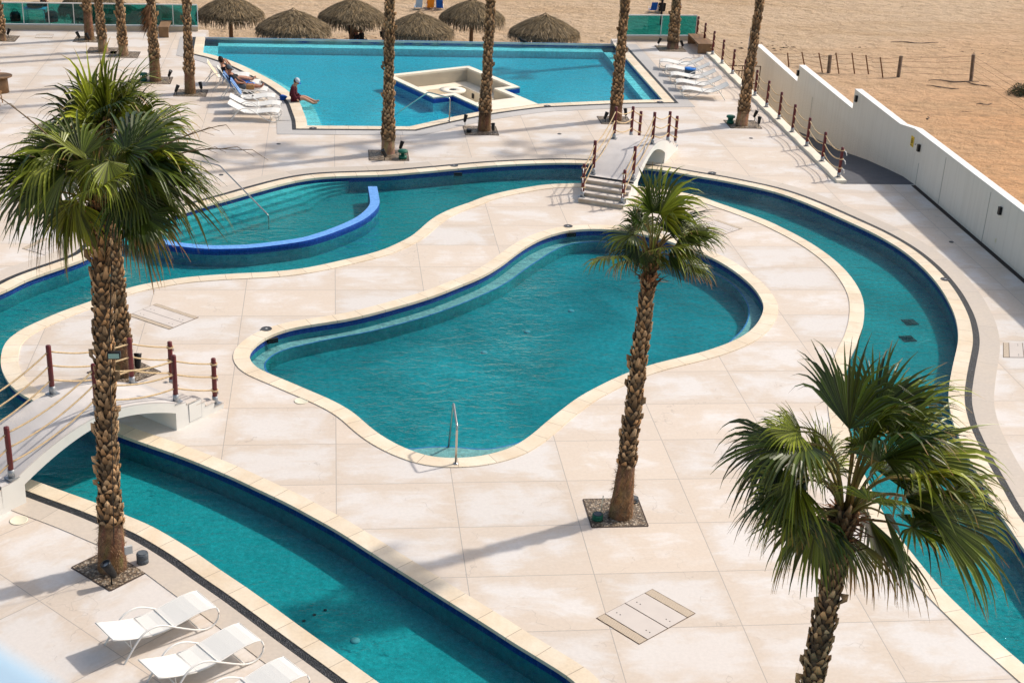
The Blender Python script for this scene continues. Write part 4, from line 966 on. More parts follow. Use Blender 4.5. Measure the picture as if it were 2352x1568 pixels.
for i, (x, y, lab, H, r0) in enumerate(FAR):
    b = at(x, y); e = empty('fan_palm', (b.x, b.y, 0), 0, lab, 'palm tree', PG)
    H += 2.0; t = Vector((b.x + (0.0, 0.1, 0.05, -0.1, 0.35, 0.0, 0.0, -0.2, -0.25, -0.1, -0.2)[i], b.y, H))
    trunk('trunk', e, (b.x, b.y, -0.02), t, r0 * 0.74, 0.125, 40 + i, (0.45, 0.7, 0.62, 0.3, 0.5, 0.75, 0.9, 0.4, 0.5, 1.2, 0.3)[i])
    if first_crown is None:
        mbc, mpc = MB(), MB(); r_ = random.Random(5)
        for k in range(11):
            u = (k + 0.5) / 11; az = k * 2.399963; el = R_(84) - u ** 0.8 * R_(135)
            pet = leaf(mbc, (0, 0, -0.3 * u), az, el, 0.9, 0.95, 16, r_, W1, max(0, (u - 0.4) / 0.6), 4); mpc.tube(pet, 0.02, 4)
        first_crown = mbc.build('crown', M_LEAF, e, col=True, loc=(t.x - b.x, 0, H)); fs = mpc.build('leaf_stems', M_PETI, e, loc=(t.x - b.x, 0, H))
    else:
        for s_ in (first_crown, fs):
            c = s_.copy(); C.objects.link(c); c.parent = e; c.location = (t.x - b.x, 0, H); c.rotation_euler = (0, 0, i * 1.3)
    if x == 357:   # dark dead bunch
        r2 = random.Random(3); mb = MB()
        for k in range(120):
            a = r2.uniform(math.pi * 0.6, math.pi * 1.5); c = Vector((math.cos(a) * 0.24, math.sin(a) * 0.24, r2.uniform(2.3, 3.1))); tt = r2.uniform(0.15, 0.6); mb.c = (tt, tt * 0.7, tt * 0.5)
            d_ = Vector((math.cos(a) * r2.uniform(.1, .4), math.sin(a) * 0.3, -r2.uniform(0.2, 0.6))); mb.poly([c, c + Vector((0.05, 0.03, 0)), c + d_])
        mb.build('dead_leaves', M_TRUNK, e, col=True)
# gravel squares
bury(1413, 1177, 1.14, 1.09, 0, 'gravel square round the foot of the slender palm beside the inner pool')
bury(Vector(((-4.84 - 4.04 - 3.21 - 4.0) / 4, (23.24 + 22.45 + 23.19 + 23.98) / 4, 0)), None, 1.13, 1.13, R_(-45), 'gravel square turned cornerwise round the tallest palm, bottom left')
bury(Vector((1.89, 49.1, 0)), None, 1.38, 1.23, 0, 'gravel square of the palm left of the lounge, green speaker on it')
bury(Vector((5.45, 52.38, 0)), None, 1.24, 1.2, 0, 'gravel square of the palm nearest the sunken lounge entrance')
c_ = (at(1372, 267.5) + at(1441, 270) + at(1448.5, 285) + at(1383.5, 285)) / 4; bury(c_, None, 1.2, 1.1, 0, 'gravel square behind the posts of the far footbridge')
c_ = (at(1663.5, 277.5) + at(1736, 277.5) + at(1746, 295) + at(1678.5, 295)) / 4; bury(c_, None, 1.25, 1.15, 0, 'gravel square of the palm beside the rope fence')
c_ = (at(1508.5, 106) + at(1563.5, 106) + at(1571, 119) + at(1517, 119)) / 4; bury(c_, None, 1.28, 1.2, 0, 'gravel square of the palm before the short glass panel')
c_ = (at(406, 206) + at(474, 207) + at(471, 222.5) + at(401, 222)) / 4; bury(c_, None, 1.25, 1.05, 0, 'gravel square just left of the occupied sun loungers')
c_ = (at(325, 178) + at(394, 178) + at(387.5, 192.5) + at(325, 192)) / 4; bury(c_, None, 1.25, 1.15, 0, 'gravel square with a chrome-faced spotlight, second left of the loungers')
bury(at(205, 91), None, 1.25, 1.15, 0, 'gravel square close to the glass balustrade'); bury(at(6, 89), None, 1.25, 1.15, 0, 'gravel square cut by the left picture edge')
bury(at(285, 126), None, 1.25, 1.15, 0, 'gravel square hidden by the crown, right of its neighbour'); bury(at(236, 117), None, 1.25, 1.15, 0, 'gravel square hidden by the crown, left of its neighbour')
bury(at(285, 855), None, 1.2, 1.2, R_(45), 'gravel square beside the left footbridge, behind the tallest palm')

# flower stalks of the big left palm
fs_top = bpy.data.objects
bigp = [o for o in C.objects if o.get('label', '').startswith('tallest fan palm')][0]
def stalk(pts, lab=None):
    mb = MB(); pts = [Vector(p) for p in pts]
    n = 16; path = []
    for i in range(n + 1):
        u = i / n; a, b, c = pts; path.append(a * (1 - u) ** 2 + b * 2 * u * (1 - u) + c * u * u)
    mb.tube(path, [0.024 - 0.018 * i / n for i in range(n + 1)], 5); r_ = random.Random(int(pts[2].x * 100))
    for k in range(5):
        i = 8 + k * 2; p = path[min(i, n)]; d_ = (path[min(i, n)] - path[min(i, n) - 1]).normalized()
        s_ = d_.cross(Vector((0, 0, 1))) * r_.choice((-1, 1)); L = r_.uniform(0.25, 0.5)
        mb.tube([p, p + (d_ + s_ * 0.5) * L * 0.5, p + (d_ + s_ * 0.7 - Vector((0, 0, 0.5))) * L], [0.008, 0.006, 0.003], 4)
    o = mb.build('flower_stalk', M_STALK, bigp); o.matrix_parent_inverse = Matrix.Translation(-bigp.location)
T = Vector((-3.83, 23.1, 7.3))
stalk([T, at_y(120, 300, 23.1), at_y(-30, 205, 23.0)]); stalk([T, at_y(340, 330, 23.0), at_y(500, 290, 22.8)]); stalk([T, at_y(400, 325, 23.2), at_y(545, 345, 23.0)])
stalk([T, at_y(90, 330, 23.0), at_y(10, 370, 22.8)])

# ------------------------------------------------------------------ spotlights, speakers
def spot_proto():
    e = empty('spotlight', (0, 0, 0), 0, 'x', 'spotlight', 'black garden spotlights under the palms')
    mb = MB(); mb.lathe([(0.012, 0), (0.012, 0.2)], 8); mb.build('stake', M_BLACK, e)
    Mx = Matrix.Translation((0, 0, 0.24)) @ Matrix.Rotation(R_(25), 4, 'Y')
    mb = MB(); mb.lathe([(0.03, -0.12), (0.055, -0.08), (0.07, 0.12), (0.078, 0.17), (0.065, 0.17), (0.06, 0.13)], 16, M=Mx); mb.build('lamp_body', M_BLACK, e)
    mb = MB(); mb.lathe([(0.001, 0.135), (0.06, 0.135), (0.058, 0.14), (0.001, 0.14)], 14, M=Mx); mb.build('lens', mat('lamp_lens', (0.35, 0.37, 0.38), 0.15, spec=0.8), e)
    return e
SP = [(921, 350, 40, 'right of the palm left of the lounge, behind the green speaker'), (883, 369, 200, 'in front of the palm left of the lounge'), (1068, 288, 60, 'left corner of the gravel by the lounge entrance'),
      (1132, 308, 90, 'right of the palm by the lounge entrance'), (1390, 281, 30, 'left of the palm behind the far footbridge'), (1436, 273, 100, 'right of the palm behind the far footbridge'),
      (1733, 277, 20, 'upper right of the palm by the rope fence'), (1742, 292, 70, 'lower right of the palm by the rope fence'), (1513, 107, 0, 'left of the palm before the short glass panel'),
      (1566, 113, 150, 'right of the palm before the short glass panel'), (462, 212, 120, 'right of the palm next to the occupied loungers'), (406, 219, 10, 'left of the palm next to the occupied loungers'),
      (390, 184, 330, 'right of the palm second left of the loungers'), (20, 87, 30, 'right of the palm at the left picture edge'), (181, 94, 180, 'left of the palm closest to the glass balustrade'),
      (203, 97, 200, 'in front of the palm closest to the glass balustrade'), (318, 858, 90, 'beside the left footbridge behind the tallest palm'), (257, 1344, 200, 'at the near corner of gravel under the tallest palm')]
pr_ = spot_proto()
for i, (x, y, a, lab) in enumerate(SP):
    o = pr_ if i == 0 else copy_tree(pr_); p = at(x, y); o.location = (p.x, p.y, 0.0); o.rotation_euler = (0, 0, R_(a)); o['label'] = 'black spotlight ' + lab
    sc_ = 1.0 if i < 16 else 1.25; o.scale = (sc_, sc_, sc_)
def speaker(x, y, lab):
    p = at(x, y); e = empty('garden_speaker', (p.x, p.y, 0), 0, lab, 'garden speaker', 'green mushroom speakers')
    mb = MB(); mb.lathe([(0.14, 0.012), (0.145, 0.10), (0.10, 0.13), (0.07, 0.13), (0.07, 0.24)], 20); mb.build('speaker_body', M_DGREEN, e)
    mb = MB(); mb.lathe([(0.10, 0.24), (0.17, 0.25), (0.175, 0.29), (0.15, 0.32), (0.02, 0.335)], 24); mb.build('speaker_cap', M_DGREEN, e)
    for k in range(4):
        mb = MB(); a = k * math.pi / 2 + 0.4; mb.box((0.12 * math.cos(a), 0.12 * math.sin(a), 0.18), (0.025, 0.025, 0.14)); mb.build('strut', M_DGREEN, e)
speaker(925, 365, 'green mushroom speaker on the gravel left of the sunken lounge'); speaker(1677, 284, 'green mushroom speaker left of the palm by the rope fence')
speaker(330, 186, 'green mushroom speaker half hidden by the big palm crown')
def canister(x, y, h, rr, m, lab):
    p = at(x, y); mb = MB(); mb.lathe([(rr, 0.012), (rr, h * 0.45), (rr * 0.97, h * 0.46), (rr * 0.97, h * 0.5), (rr, h * 0.51), (rr, h - 0.02), (rr * 0.92, h), (rr * 0.9, h - 0.01)], 20)
    o = tag(mb.build('cylinder_light', m, loc=(p.x, p.y, 0)), lab, 'light')
    mb = MB(); mb.lathe([(0.01, h - 0.008), (rr * 0.8, h - 0.008), (rr * 0.75, h + 0.004)], 18); mb.build('lamp_top', M_GREY, o)
canister(328, 1292, 0.22, 0.11, M_GREY, 'dark cylindrical light on the gravel right of the tallest palm'); canister(1372, 1193, 0.14, 0.11, M_DGREEN, 'low dark green cylinder light on gravel left of the slender palm')
canister(1456, 1153, 0.12, 0.09, M_GREY, 'small grey cylinder light behind the slender palm foot'); canister(1077, 304, 0.12, 0.1, M_BLACK, 'low black box light on the gravel by the lounge entrance')
# thin pipe in the slender palm gravel
p = at(1379, 1180); mb = MB(); mb.tube([(0, 0, 0), (0.02, 0, 0.25), (0.03, 0, 0.42)], [0.012, 0.012, 0.010], 6); tag(mb.build('water_pipe', M_LID, loc=(p.x, p.y, 0.01)), 'thin upright pipe in the gravel left of the slender palm', 'pipe')
# flood light strapped to the big trunk
p = at_y(262, 815, 23.1 - 0.26); e = empty('floodlight', p, 0, 'small floodlight strapped to the tallest palm trunk at bridge height', 'floodlight')
mb = MB(); mb.box((0, 0, 0), (0.22, 0.10, 0.12)); mb.build('housing', M_BLACK, e, bevel=0.01)
mb = MB(); mb.poly([(-0.09, -0.052, -0.045), (0.09, -0.052, -0.045), (0.09, -0.052, 0.045), (-0.09, -0.052, 0.045)]); mb.build('lens', mat('flood_lens', (0.25, 0.42, 0.38), 0.15), e)
p = at_y(295, 1262, 23.0); mb = MB(); mb.box((0, 0, 0), (0.14, 0.05, 0.16), 0.4); tag(mb.build('junction_box', M_GREYCAP, loc=p), 'pale grey junction box fixed low on the tallest palm trunk', 'electrical box')
mb = MB(); mb.tube([at_y(262, 1250, 22.78), at_y(258, 1050, 22.80), at_y(254, 900, 22.82), at_y(252, 760, 22.82), at_y(256, 600, 22.84)], 0.008, 5); tag(mb.build('power_cable', M_BLACK), 'thin black cable running up the tallest palm trunk', 'cable')

# ------------------------------------------------------------------ hatches, lids, drains
def hatch(pts, lab, grille=True, lines=True):
    P = [at(x, y) for x, y in pts]; c = sum(P, Vector()) / 4; e = empty('access_hatch', (c.x, c.y, 0), 0, lab, 'hatch', 'flush access hatches')
    q = [p - Vector((c.x, c.y, 0)) for p in P]
    def bl(u, v): return (q[0].lerp(q[1], u)).lerp(q[3].lerp(q[2], u), v)
    mb = MB(); mb.poly([(*bl(u, v).to_2d(), 0.004) for u, v in ((0, 0), (0, 1), (1, 1), (1, 0))][::-1]); mb.build('frame', M_HATCHL, e)
    for v0, v1 in ((0.155, 0.492), (0.508, 0.845)):
        mb = MB(); mb.prism([bl(u, v).to_2d() for u, v in ((0.012, v0), (0.988, v0), (0.988, v1), (0.012, v1))], 0.004, 0.010); lid = mb.build('cover', M_HLID, e)
        for u in (0.12, 0.2, 0.8, 0.88):
            mb = MB(); p_ = bl(u, (v0 + v1) / 2 + 0.05); mb.lathe([(0.012, 0.010), (0.012, 0.013)], 8, (p_.x, p_.y, 0)); mb.build('lifting_hole', M_BLACK, lid)
    for v0, v1 in ((0.012, 0.14), (0.86, 0.988)):
        mb = MB(); mb.prism([bl(u, v).to_2d() for u, v in ((0.012, v0), (0.988, v0), (0.988, v1), (0.012, v1))], 0.004, 0.009); mb.build('grille', M_HGR, e)
M_HLID = mat('hatch_cover_concrete', (0.60, 0.54, 0.49), 0.7, var=0.04, vscale=3)
k = NT('hatch_grille'); s = k.sep(k.geo.outputs['Position']); a = k.math('FRACT', k.math('MULTIPLY', k.math('ADD', s[0], s[1]), 22.0)); k.put(k.b.inputs['Base Color'], k.mix(k.math('GREATER_THAN', a, 0.7), (0.60, 0.50, 0.38), (0.25, 0.17, 0.10))); M_HGR = k.m
hatch([(1368.5,1419),(1498.5,1351.8),(1598,1408),(1468,1479.8)][1:] + [(1368.5,1419)], 'square access hatch with rusty grilles in the middle of the near deck')
hatch([(360,697),(457,729),(388.8,757),(292.5,724.5)], 'square access hatch turned cornerwise just right of the two left palm trunks')
hatch([(1647,504.5),(1706,524.5),(1661,540),(1600,520)], 'access hatch half hidden by the slender palm crown')
hatch([(2304,787),(2304,821),(2400,822),(2392,788)], 'access hatch cut off by the right picture edge')
hatch([(84,79),(124,79),(120,88),(80,88)], 'access hatch near the glass balustrade at top left')
hatch([(50,571),(100,545),(170,575),(115,590)], 'pale access hatch under the left fronds of the tallest palm')
def disc(x, y, r_, m, lab, name='manhole', cat='lid', grp=None, z=0.024, ring=False):
    p = at(x, y); mb = MB(); mb.lathe([(r_, 0), (r_, 0.008), (r_ * 0.93, 0.011), (r_ * 0.9, 0.008), (0.02, 0.008)], 28)
    o = tag(mb.build(name, m, loc=(p.x, p.y, z - 0.006)), lab, cat, grp)
    if ring:
        mb = MB(); mb.lathe([(0.03, 0.009), (0.03, 0.013)], 10); mb.build('centre_cap', M_GREYCAP, o)
disc(43, 1195, 0.17, M_LID, 'round cream lid on the paving below the left footbridge', z=0.01); disc(692, 921, 0.16, M_LID, 'round cream lid by the left side of the inner pool', z=0.01)
for x, y, lab in ((612, 757, 'at the left end of the inner pool coping'), (1305, 521, 'on the inner pool coping left of the slender palm crown'), (2171, 643, 'on the river coping under the grey wall'), (1043, 382, 'on the far river coping left of the far footbridge'),
                  (1636, 399, 'on the far river coping right of the far footbridge'), (719, 296, 'at the near left corner of the big pool'), (1257, 245, 'on the big pool coping right of the lounge'), (1516, 236, 'at the near right corner of the big pool')):
    disc(x, y, 0.14, M_LIDD, 'dark round skimmer lid ' + lab, 'pool_skimmer', 'skimmer', 'dark skimmer lids on the coping', 0.03, True)
for x, y, lab in ((2185, 556, 'on the shaded paving near the grey wall'), (508, 402, 'behind the long river handrail'), (640, 331, 'below the empty loungers'), (1285, 308, 'between the two palms left of the far footbridge'), (1725, 318, 'between the fence palm and the ramp')):
    disc(x, y, 0.075, M_LIDD, 'small dark floor drain ' + lab, 'deck_drain', 'drain', 'small dark drains in the deck', 0.008)
for x, y, lab in ((626, 772, 'below the left lid of the inner pool'), (1313, 531, 'under the coping left of the slender palm crown'), (1628, 404, 'in the far river wall right of the bridge'), (1052, 393, 'in the far river wall left of the bridge')):
    p = at(x, y); mb = MB(); mb.box((0, -0.02, 0), (0.28, 0.06, 0.12), R_({626: 25, 1313: 10, 1628: -12, 1052: 5}[x])); tag(mb.build('skimmer_opening', M_BLACK, loc=(p.x, p.y, -0.115)), 'black skimmer opening ' + lab, 'skimmer', 'skimmer openings in the pool walls')

# ------------------------------------------------------------------ rope fence, ramp, wall
cur = empty('kerb_wall', (17.5, 57.6, 0), 0, 'low cream kerb carrying the rope fence beside the ramp', 'kerb')
mb = MB(); mb.box((0, 0, 0.02), (0.36, 22.3, 0.16)); mb.box((0, 0, -1.17), (0.30, 22.26, 2.2)); mb.build('kerb_top', M_LCOPE, cur, bevel=0.01)
fe = empty('rope_fence', (17.5, 46.9, 0.1), 0, 'rope fence of maroon posts along the ramp and beach side', 'fence')
PY = [46.82, 48.7, 50.58, 52.46, 54.3, 56.1, 57.9, 59.75, 61.65, 63.55, 65.35, 67.1, 68.6]
for y in PY:
    mb = MB(); mb.lathe([(0.055, 0.15), (0.055, 1.07), (0.045, 1.08), (0, 1.082)], 12, (0, y - 46.9, 0)); po = mb.build('post', M_RED, fe)
    mb = MB(); mb.box((0, y - 46.9, 0.008), (0.16, 0.16, 0.014)); mb.lathe([(0.065, 0.015), (0.065, 0.17)], 12, (0, y - 46.9, 0)); mb.build('socket', M_SOCK, po)
for h in (0.34, 0.66, 0.97):
    mb = MB()
    for a, b in zip(PY, PY[1:]):
        mb.tube([(-0.055 if 0 else 0.0, a - 46.9 + (b - a) * t / 12, h - 0.16 * 4 * (t / 12) * (1 - t / 12)) for t in range(13)], 0.019, 6)
    mb.tube([(0.075 * math.cos(k * math.tau / 10), PY[0] - 46.9 + 0.075 * math.sin(k * math.tau / 10), h) for k in range(11)], 0.018, 6)
    rp = mb.build('rope', M_ROPE, fe); mb = MB(); mb.tube([(0.06, -0.14, h), (0.12, -0.18, h - 0.05), (0.15, -0.18, h - 0.16)], [0.016, 0.016, 0.022], 6); mb.build('rope_end', M_ROPEW, rp)
mb = MB()
prf = [(46.35, 0.0), (47.5, -0.06), (49, -0.26), (51, -0.55), (53, -0.9), (55, -1.2), (57, -1.5), (60, -1.95), (62, -2.2)]
for (y0, z0), (y1, z1) in zip(prf, prf[1:]):
    mb.poly([(17.6, y0, z0), (20.12, y0, z0), (20.12, y1, z1), (17.6, y1, z1)])
tag(mb.build('path', M_RAMP), kind='structure')
wl_ = empty('boundary_wall', (20.25, 46, 0), 0, 'long pale grey boundary wall stepping down towards the beach', 'wall')
segs = [(5.0, 47.10, 1.82, 1.80), (47.105, 48.45, 1.80, 1.59), (48.455, 53.40, 1.59, 1.59), (53.405, 60.5, 0.82, 0.82), (60.505, 67.3, 0.10, 0.18)]
mb = MB(); mc = MB()
for y0, y1, za, zb in segs:
    for x, fl in ((-0.13, 1), (0.13, 0)):
        q = [(x, y0 - 46, -2.3), (x, y1 - 46, -2.3), (x, y1 - 46, zb - 0.02), (x, y0 - 46, za - 0.02)]; mb.poly(q[::-1] if fl else q)
    for y, z in ((y0, za), (y1, zb)): mb.poly([(-0.13, y - 46, -2.3), (0.13, y - 46, -2.3), (0.13, y - 46, z - 0.02), (-0.13, y - 46, z - 0.02)])
    ids = [mc.vert((x, y - 46, z + dz)) for dz in (-0.02, 0.0) for x, y, z in ((-0.14, y0, za), (0.14, y0, za), (0.14, y1, zb), (-0.14, y1, zb))]
    for q in ((3, 2, 1, 0), (4, 5, 6, 7), (0, 1, 5, 4), (1, 2, 6, 5), (2, 3, 7, 6), (3, 0, 4, 7)): mc.face([ids[i] for i in q])
mb.build('wall_face', M_WALLC, wl_); mc.build('wall_top', mat('white_wall_cap', (0.80, 0.79, 0.76), 0.8, var=0.04), wl_)
mb = MB()
for y in (36.2, 40.6, 44.2, 46.3, 58.2): mb.box((-0.135, y - 46, 0.0 if y < 50 else -0.8), (0.012, 0.02, 3.3 if y < 46 else 1.6))
mb.build('wall_joint', mat('wall_joint_grey', (0.42, 0.41, 0.38), 0.9), wl_)
mb = MB(); mb.box((20.03, 25.6, 0.003), (0.15, 41.3, 0.02)); tag(mb.build('drain_channel', M_SKIRT), 'dark channel along the foot of the grey wall', 'drain channel')
def on_wall(x, y, X=20.12):
    v = CAM.transposed() @ Vector(((x - 1176) / FPX, (y - 784) / FPX, 1)); t = X / v.x; return Vector((X, v.y * t, 15 + v.z * t))
for i, (x, y, lab) in enumerate(((1835, 168, 'farthest up the wall, at the first step of its top'), (1969, 227, 'at the second step of the wall top'), (2113, 340, 'beside the yellow sign on the wall'), (2300, 484, 'nearest on the wall, above the white socket'))):
    p = on_wall(x, y); e = empty('wall_light', p, 0, 'black wall light ' + lab, 'wall light', 'black box lights on the grey wall')
    mb = MB(); mb.box((-0.05, 0, 0), (0.09, 0.13, 0.24)); mb.build('lamp_box', M_BLACK, e, bevel=0.006); mb = MB(); mb.box((-0.06, 0, -0.126), (0.06, 0.09, 0.01)); mb.build('lens', M_SOCK, e)
p = on_wall(2096, 325); e = empty('warning_sign', p, 0, 'yellow sign with a dark emblem on the grey wall', 'sign')
mb = MB(); mb.box((-0.01, 0, 0), (0.016, 0.26, 0.36)); mb.build('sign_board', M_YEL, e)
mb = MB(); mb.tube([(-0.021, 0.07 * math.cos(a), 0.02 + 0.09 * math.sin(a)) for a in [k * math.tau / 14 for k in range(15)]], 0.008, 4); mb.box((-0.021, 0, 0.02), (0.006, 0.07, 0.02)); mb.box((-0.021, 0, 0.0), (0.006, 0.02, 0.10)); mb.box((-0.021, 0, -0.13), (0.006, 0.18, 0.02)); mb.build('emblem', M_HATCHL, e)
p = on_wall(2107, 332); mb = MB(); mb.tube([(-0.02, 0.05, 0), (-0.08, 0.0, -0.01), (-0.1, -0.05, 0.03)], 0.01, 6); tag(mb.build('wall_hook', M_BLACK, loc=p), 'small dark hook on the wall under the yellow sign', 'hook')
p = on_wall(2287, 552); mb = MB(); mb.box((-0.012, 0, 0), (0.02, 0.07, 0.12)); tag(mb.build('wall_socket', M_LID, loc=p), 'small cream socket low on the grey wall', 'socket')
# beach gate frame at the ramp foot
p = at(1652, 150, -1.6); e = empty('metal_gate', (17.95, 64.6, -2.0), 0, 'dark metal gate frame behind the rope fence at the beach steps', 'gate')
def bar(mbx, a, b, t=0.025): mbx.tube([a, b], t, 4, sm=False)
for k_, (x0, x1, z0, z1) in enumerate(((0.0, 1.7, 0.1, 1.75), (0.4, 1.3, 0.1, 1.4))):
    mb = MB(); yy = 0.02 + k_ * 0.5
    for z in (z0, (z0 + z1) / 2, z1): bar(mb, (x0, yy, z), (x1, yy, z))
    for x in (x0, (x0 + x1) / 2, x1): bar(mb, (x, yy, 0), (x, yy, z1))
    mb.build('gate_frame', M_HATCHL, e)
p = at(1716, 110, 0.2); mb = MB(); mb.tube([(19.2, 65.5, -2.1), (19.25, 65.5, 1.0)], 0.03, 8); tag(mb.build('steel_pole', M_STEEL), 'thin steel pole left of the fence palm trunk, at the beach end', 'pole')
# wooden bench
p = at(1607, 112); e = empty('wooden_bench', (p.x, p.y, 0), 0, 'box-shaped brown timber bench under the rope fence by the glass', 'bench')
mb = MB(); mb.box((0, 0, 0.43), (0.72, 2.2, 0.08)); mb.build('seat', M_WOOD, e, bevel=0.008)
for y in (-1.05, 1.05):
    mb = MB(); mb.box((0, y, 0.195), (0.70, 0.09, 0.385)); mb.build('leg', M_WOOD, e, bevel=0.008)
p = at(366, 76); e = empty('wooden_bench', (p.x, p.y, 0), R_(90), 'brown timber bench behind the palm trunk with dead leaves', 'bench')
mb = MB(); mb.box((0, -0.3, 0.45), (1.9, 0.45, 0.07)); mb.build('seat', M_WOOD, e)
for y in (-0.9, 0.9):
    mb = MB(); mb.box((y, -0.3, 0.21), (0.09, 0.43, 0.42)); mb.build('leg', M_WOOD, e)
# table and stools at the left edge
p = at(4, 212); e = empty('round_table', (p.x, p.y, 0), 0, 'round timber drum table at the left picture edge', 'table')
mb = MB(); mb.lathe([(0.28, 0), (0.26, 0.62)], 24); mb.build('pedestal', M_WOOD, e); mb = MB(); mb.lathe([(0.44, 0.62), (0.45, 0.66), (0.43, 0.67)], 32); mb.build('tabletop', M_WOOD, e)
for x, y, lab in ((-14, 190, 'timber chair behind the round table at the left edge'), (-12, 240, 'timber chair in front of the round table at the left edge')):
    p = at(x, y); e = empty('wooden_chair', (p.x, p.y, 0), 0, lab, 'chair', 'timber chairs at the round table')
    mb = MB(); mb.box((0, 0, 0.44), (0.48, 0.48, 0.05)); mb.build('seat', M_WOODL, e)
    for i in (-1, 1):
        for j in (-1, 1): mb = MB(); mb.tube([(i * 0.2, j * 0.2, 0.43), (i * 0.24, j * 0.24, 0)], 0.02, 6); mb.build('leg', M_WOODL, e)
    mb = MB(); mb.tube([(0.22 if 0 else 0.2 * math.cos(a), (1 if y < 200 else -1) * 0.22 * math.sin(a), 0.72) for a in [k * math.pi / 8 for k in range(9)]], 0.03, 6)
    for a in (0, math.pi / 2, math.pi): mb.tube([(0.2 * math.cos(a), (1 if y < 200 else -1) * 0.22 * math.sin(a), 0.45), (0.2 * math.cos(a), (1 if y < 200 else -1) * 0.22 * math.sin(a), 0.72)], 0.016, 6)
    mb.build('backrest', M_WOODL, e)
# ------------------------------------------------------------------ glass balustrades
def glass_fence(a, b, npan, lab, posts_t=0.035):
    L = (b - a).length; rz = math.atan2(b.y - a.y, b.x - a.x); e = empty('glass_balustrade', (a.x, a.y, 0), rz, lab, 'glass fence')
    mb = MB(); mb.box((L / 2, 0.10, 0.10), (L, 0.24, 0.22)); mb.build('kerb_base', M_KERB, e)
    mb = MB(); mb.box((L / 2, 0.10, 0.225), (L, 0.26, 0.03)); mb.build('kerb_cap', M_GREYCAP, e)
    for k in range(npan):
        x0 = L * k / npan; x1 = L * (k + 1) / npan
        mb = MB(); mb.box(((x0 + x1) / 2, 0.10, 0.72), (x1 - x0 - 0.03, 0.012, 0.92)); mb.build('glass_panel', M_GLASS, e)
    for k in range(npan + 1):
        mb = MB(); mb.box((L * k / npan, 0.10, 0.71), (0.035, 0.04, 0.94)); mb.build('mullion', M_FRAME, e)
    mb = MB(); mb.box((L / 2, 0.10, 1.205), (L, 0.06, 0.045)); mb.build('top_rail', M_FRAME, e)
glass_fence(at(-120, 67).to_2d(), at(455, 72.5).to_2d(), 10, 'long green-tinted glass balustrade at the top left')
glass_fence(at(1437, 93.5).to_2d(), at(1597, 94).to_2d(), 2, 'short green-tinted glass balustrade right of the infinity pool')

# ------------------------------------------------------------------ sun loungers
def make_lounger(back=20, sling=M_SLING):
    """x runs from the foot (0) to the head"""
    e = empty('sun_lounger', (0, 0, 0), 0, 'x', 'sun lounger', 'white sling sun loungers')
    W = 0.31; hx, hz = 1.22, 0.315
    prof = [(0.0, 0.36), (0.12, 0.385), (0.3, 0.39), (0.5, 0.365), (0.75, 0.325), (1.0, 0.305), (hx, hz)]
    ba = R_(back); bp = [(hx + 0.02 + t * math.cos(ba), hz + t * math.sin(ba) - 0.02 * math.sin(t * 4)) for t in (0, 0.2, 0.4, 0.58, 0.72)]
    for nm, pr2 in (('sling', prof), ('backrest', bp)):
        mb = MB(); n = len(pr2)
        for (x0, z0), (x1, z1) in zip(pr2, pr2[1:]):
            for dz, fl in ((0.008, 0), (-0.004, 1)):
                q = [(x0, -W + 0.015, z0 + dz), (x1, -W + 0.015, z1 + dz), (x1, W - 0.015, z1 + dz), (x0, W - 0.015, z0 + dz)]; mb.poly(q[::-1] if fl else q, sm=True)
            for y in (-W + 0.015, W - 0.015): mb.poly([(x0, y, z0 - 0.004), (x1, y, z1 - 0.004), (x1, y, z1 + 0.008), (x0, y, z0 + 0.008)])
        for x, z in (pr2[0], pr2[-1]): mb.poly([(x, -W + .015, z - .004), (x, W - .015, z - .004), (x, W - .015, z + .008), (x, -W + .015, z + .008)])
        o = mb.build(nm, sling, e)
        mb = MB()
        for y in (-W, W): mb.tube([(x, y, z) for x, z in pr2], 0.014, 6)
        for x, z in (pr2[0], pr2[-1]): mb.tube([(x, -W, z), (x, W, z)], 0.014, 6)
        mb.build('sling_rail', M_FRAME, e)
    sp = [(0, 0.36), (-0.035, 0.27), (-0.02, 0.15), (0.06, 0.05), (0.18, 0.018), (0.34, 0.05), (0.55, 0.16), (0.8, 0.31), (0.98, 0.42), (1.12, 0.475), (1.27, 0.485), (1.40, 0.44), (1.52, 0.33), (1.66, 0.16), (1.78, 0.0)]
    for y in (-W - 0.03, W + 0.03):
        pts = spline([Vector(p) for p in sp], False, 0.05)
        mb = MB(); mb.tube([(p.x, y, p.y) for p in pts], 0.017, 8); mb.build('side_frame', M_FRAME, e)
    mb = MB()
    for x, z in ((0.34, 0.05), (0.84, 0.33), (1.60, 0.22)): mb.tube([(x, -W - 0.03, z), (x, W + 0.03, z)], 0.013, 6)
    xb, zb = bp[2]; 
    for y in (-W + 0.04, W - 0.04): mb.tube([(xb, y, zb), (1.60, y, 0.22)], 0.009, 5)
    mb.build('crossbar', M_FRAME, e)
    return e
def place(o, foot, head, lab, grp):
    f2, h2 = Vector(foot), Vector(head); d_ = h2 - f2; o.location = (f2.x, f2.y, 0); o.rotation_euler = (0, 0, math.atan2(d_.y, d_.x)); o['label'] = lab; o['group'] = grp
    return o
low = make_lounger(18)
mid = make_lounger(27); steep = make_lounger(56)
G1, G2, G3 = 'white sun loungers by the near channel', 'sun loungers left of the big pool', 'white sun loungers by the rope fence'
bend = R_(44)
def foot_head(fx, fy, hx, hy, zh): return at(fx, fy, 0.36).to_2d(), at(hx, hy, zh).to_2d()
f_, h_ = foot_head(474, 1375, 262.5, 1442, 0.52); place(low, f_, h_, 'white sun lounger nearest the tallest palm, first of the three at bottom left', G1)
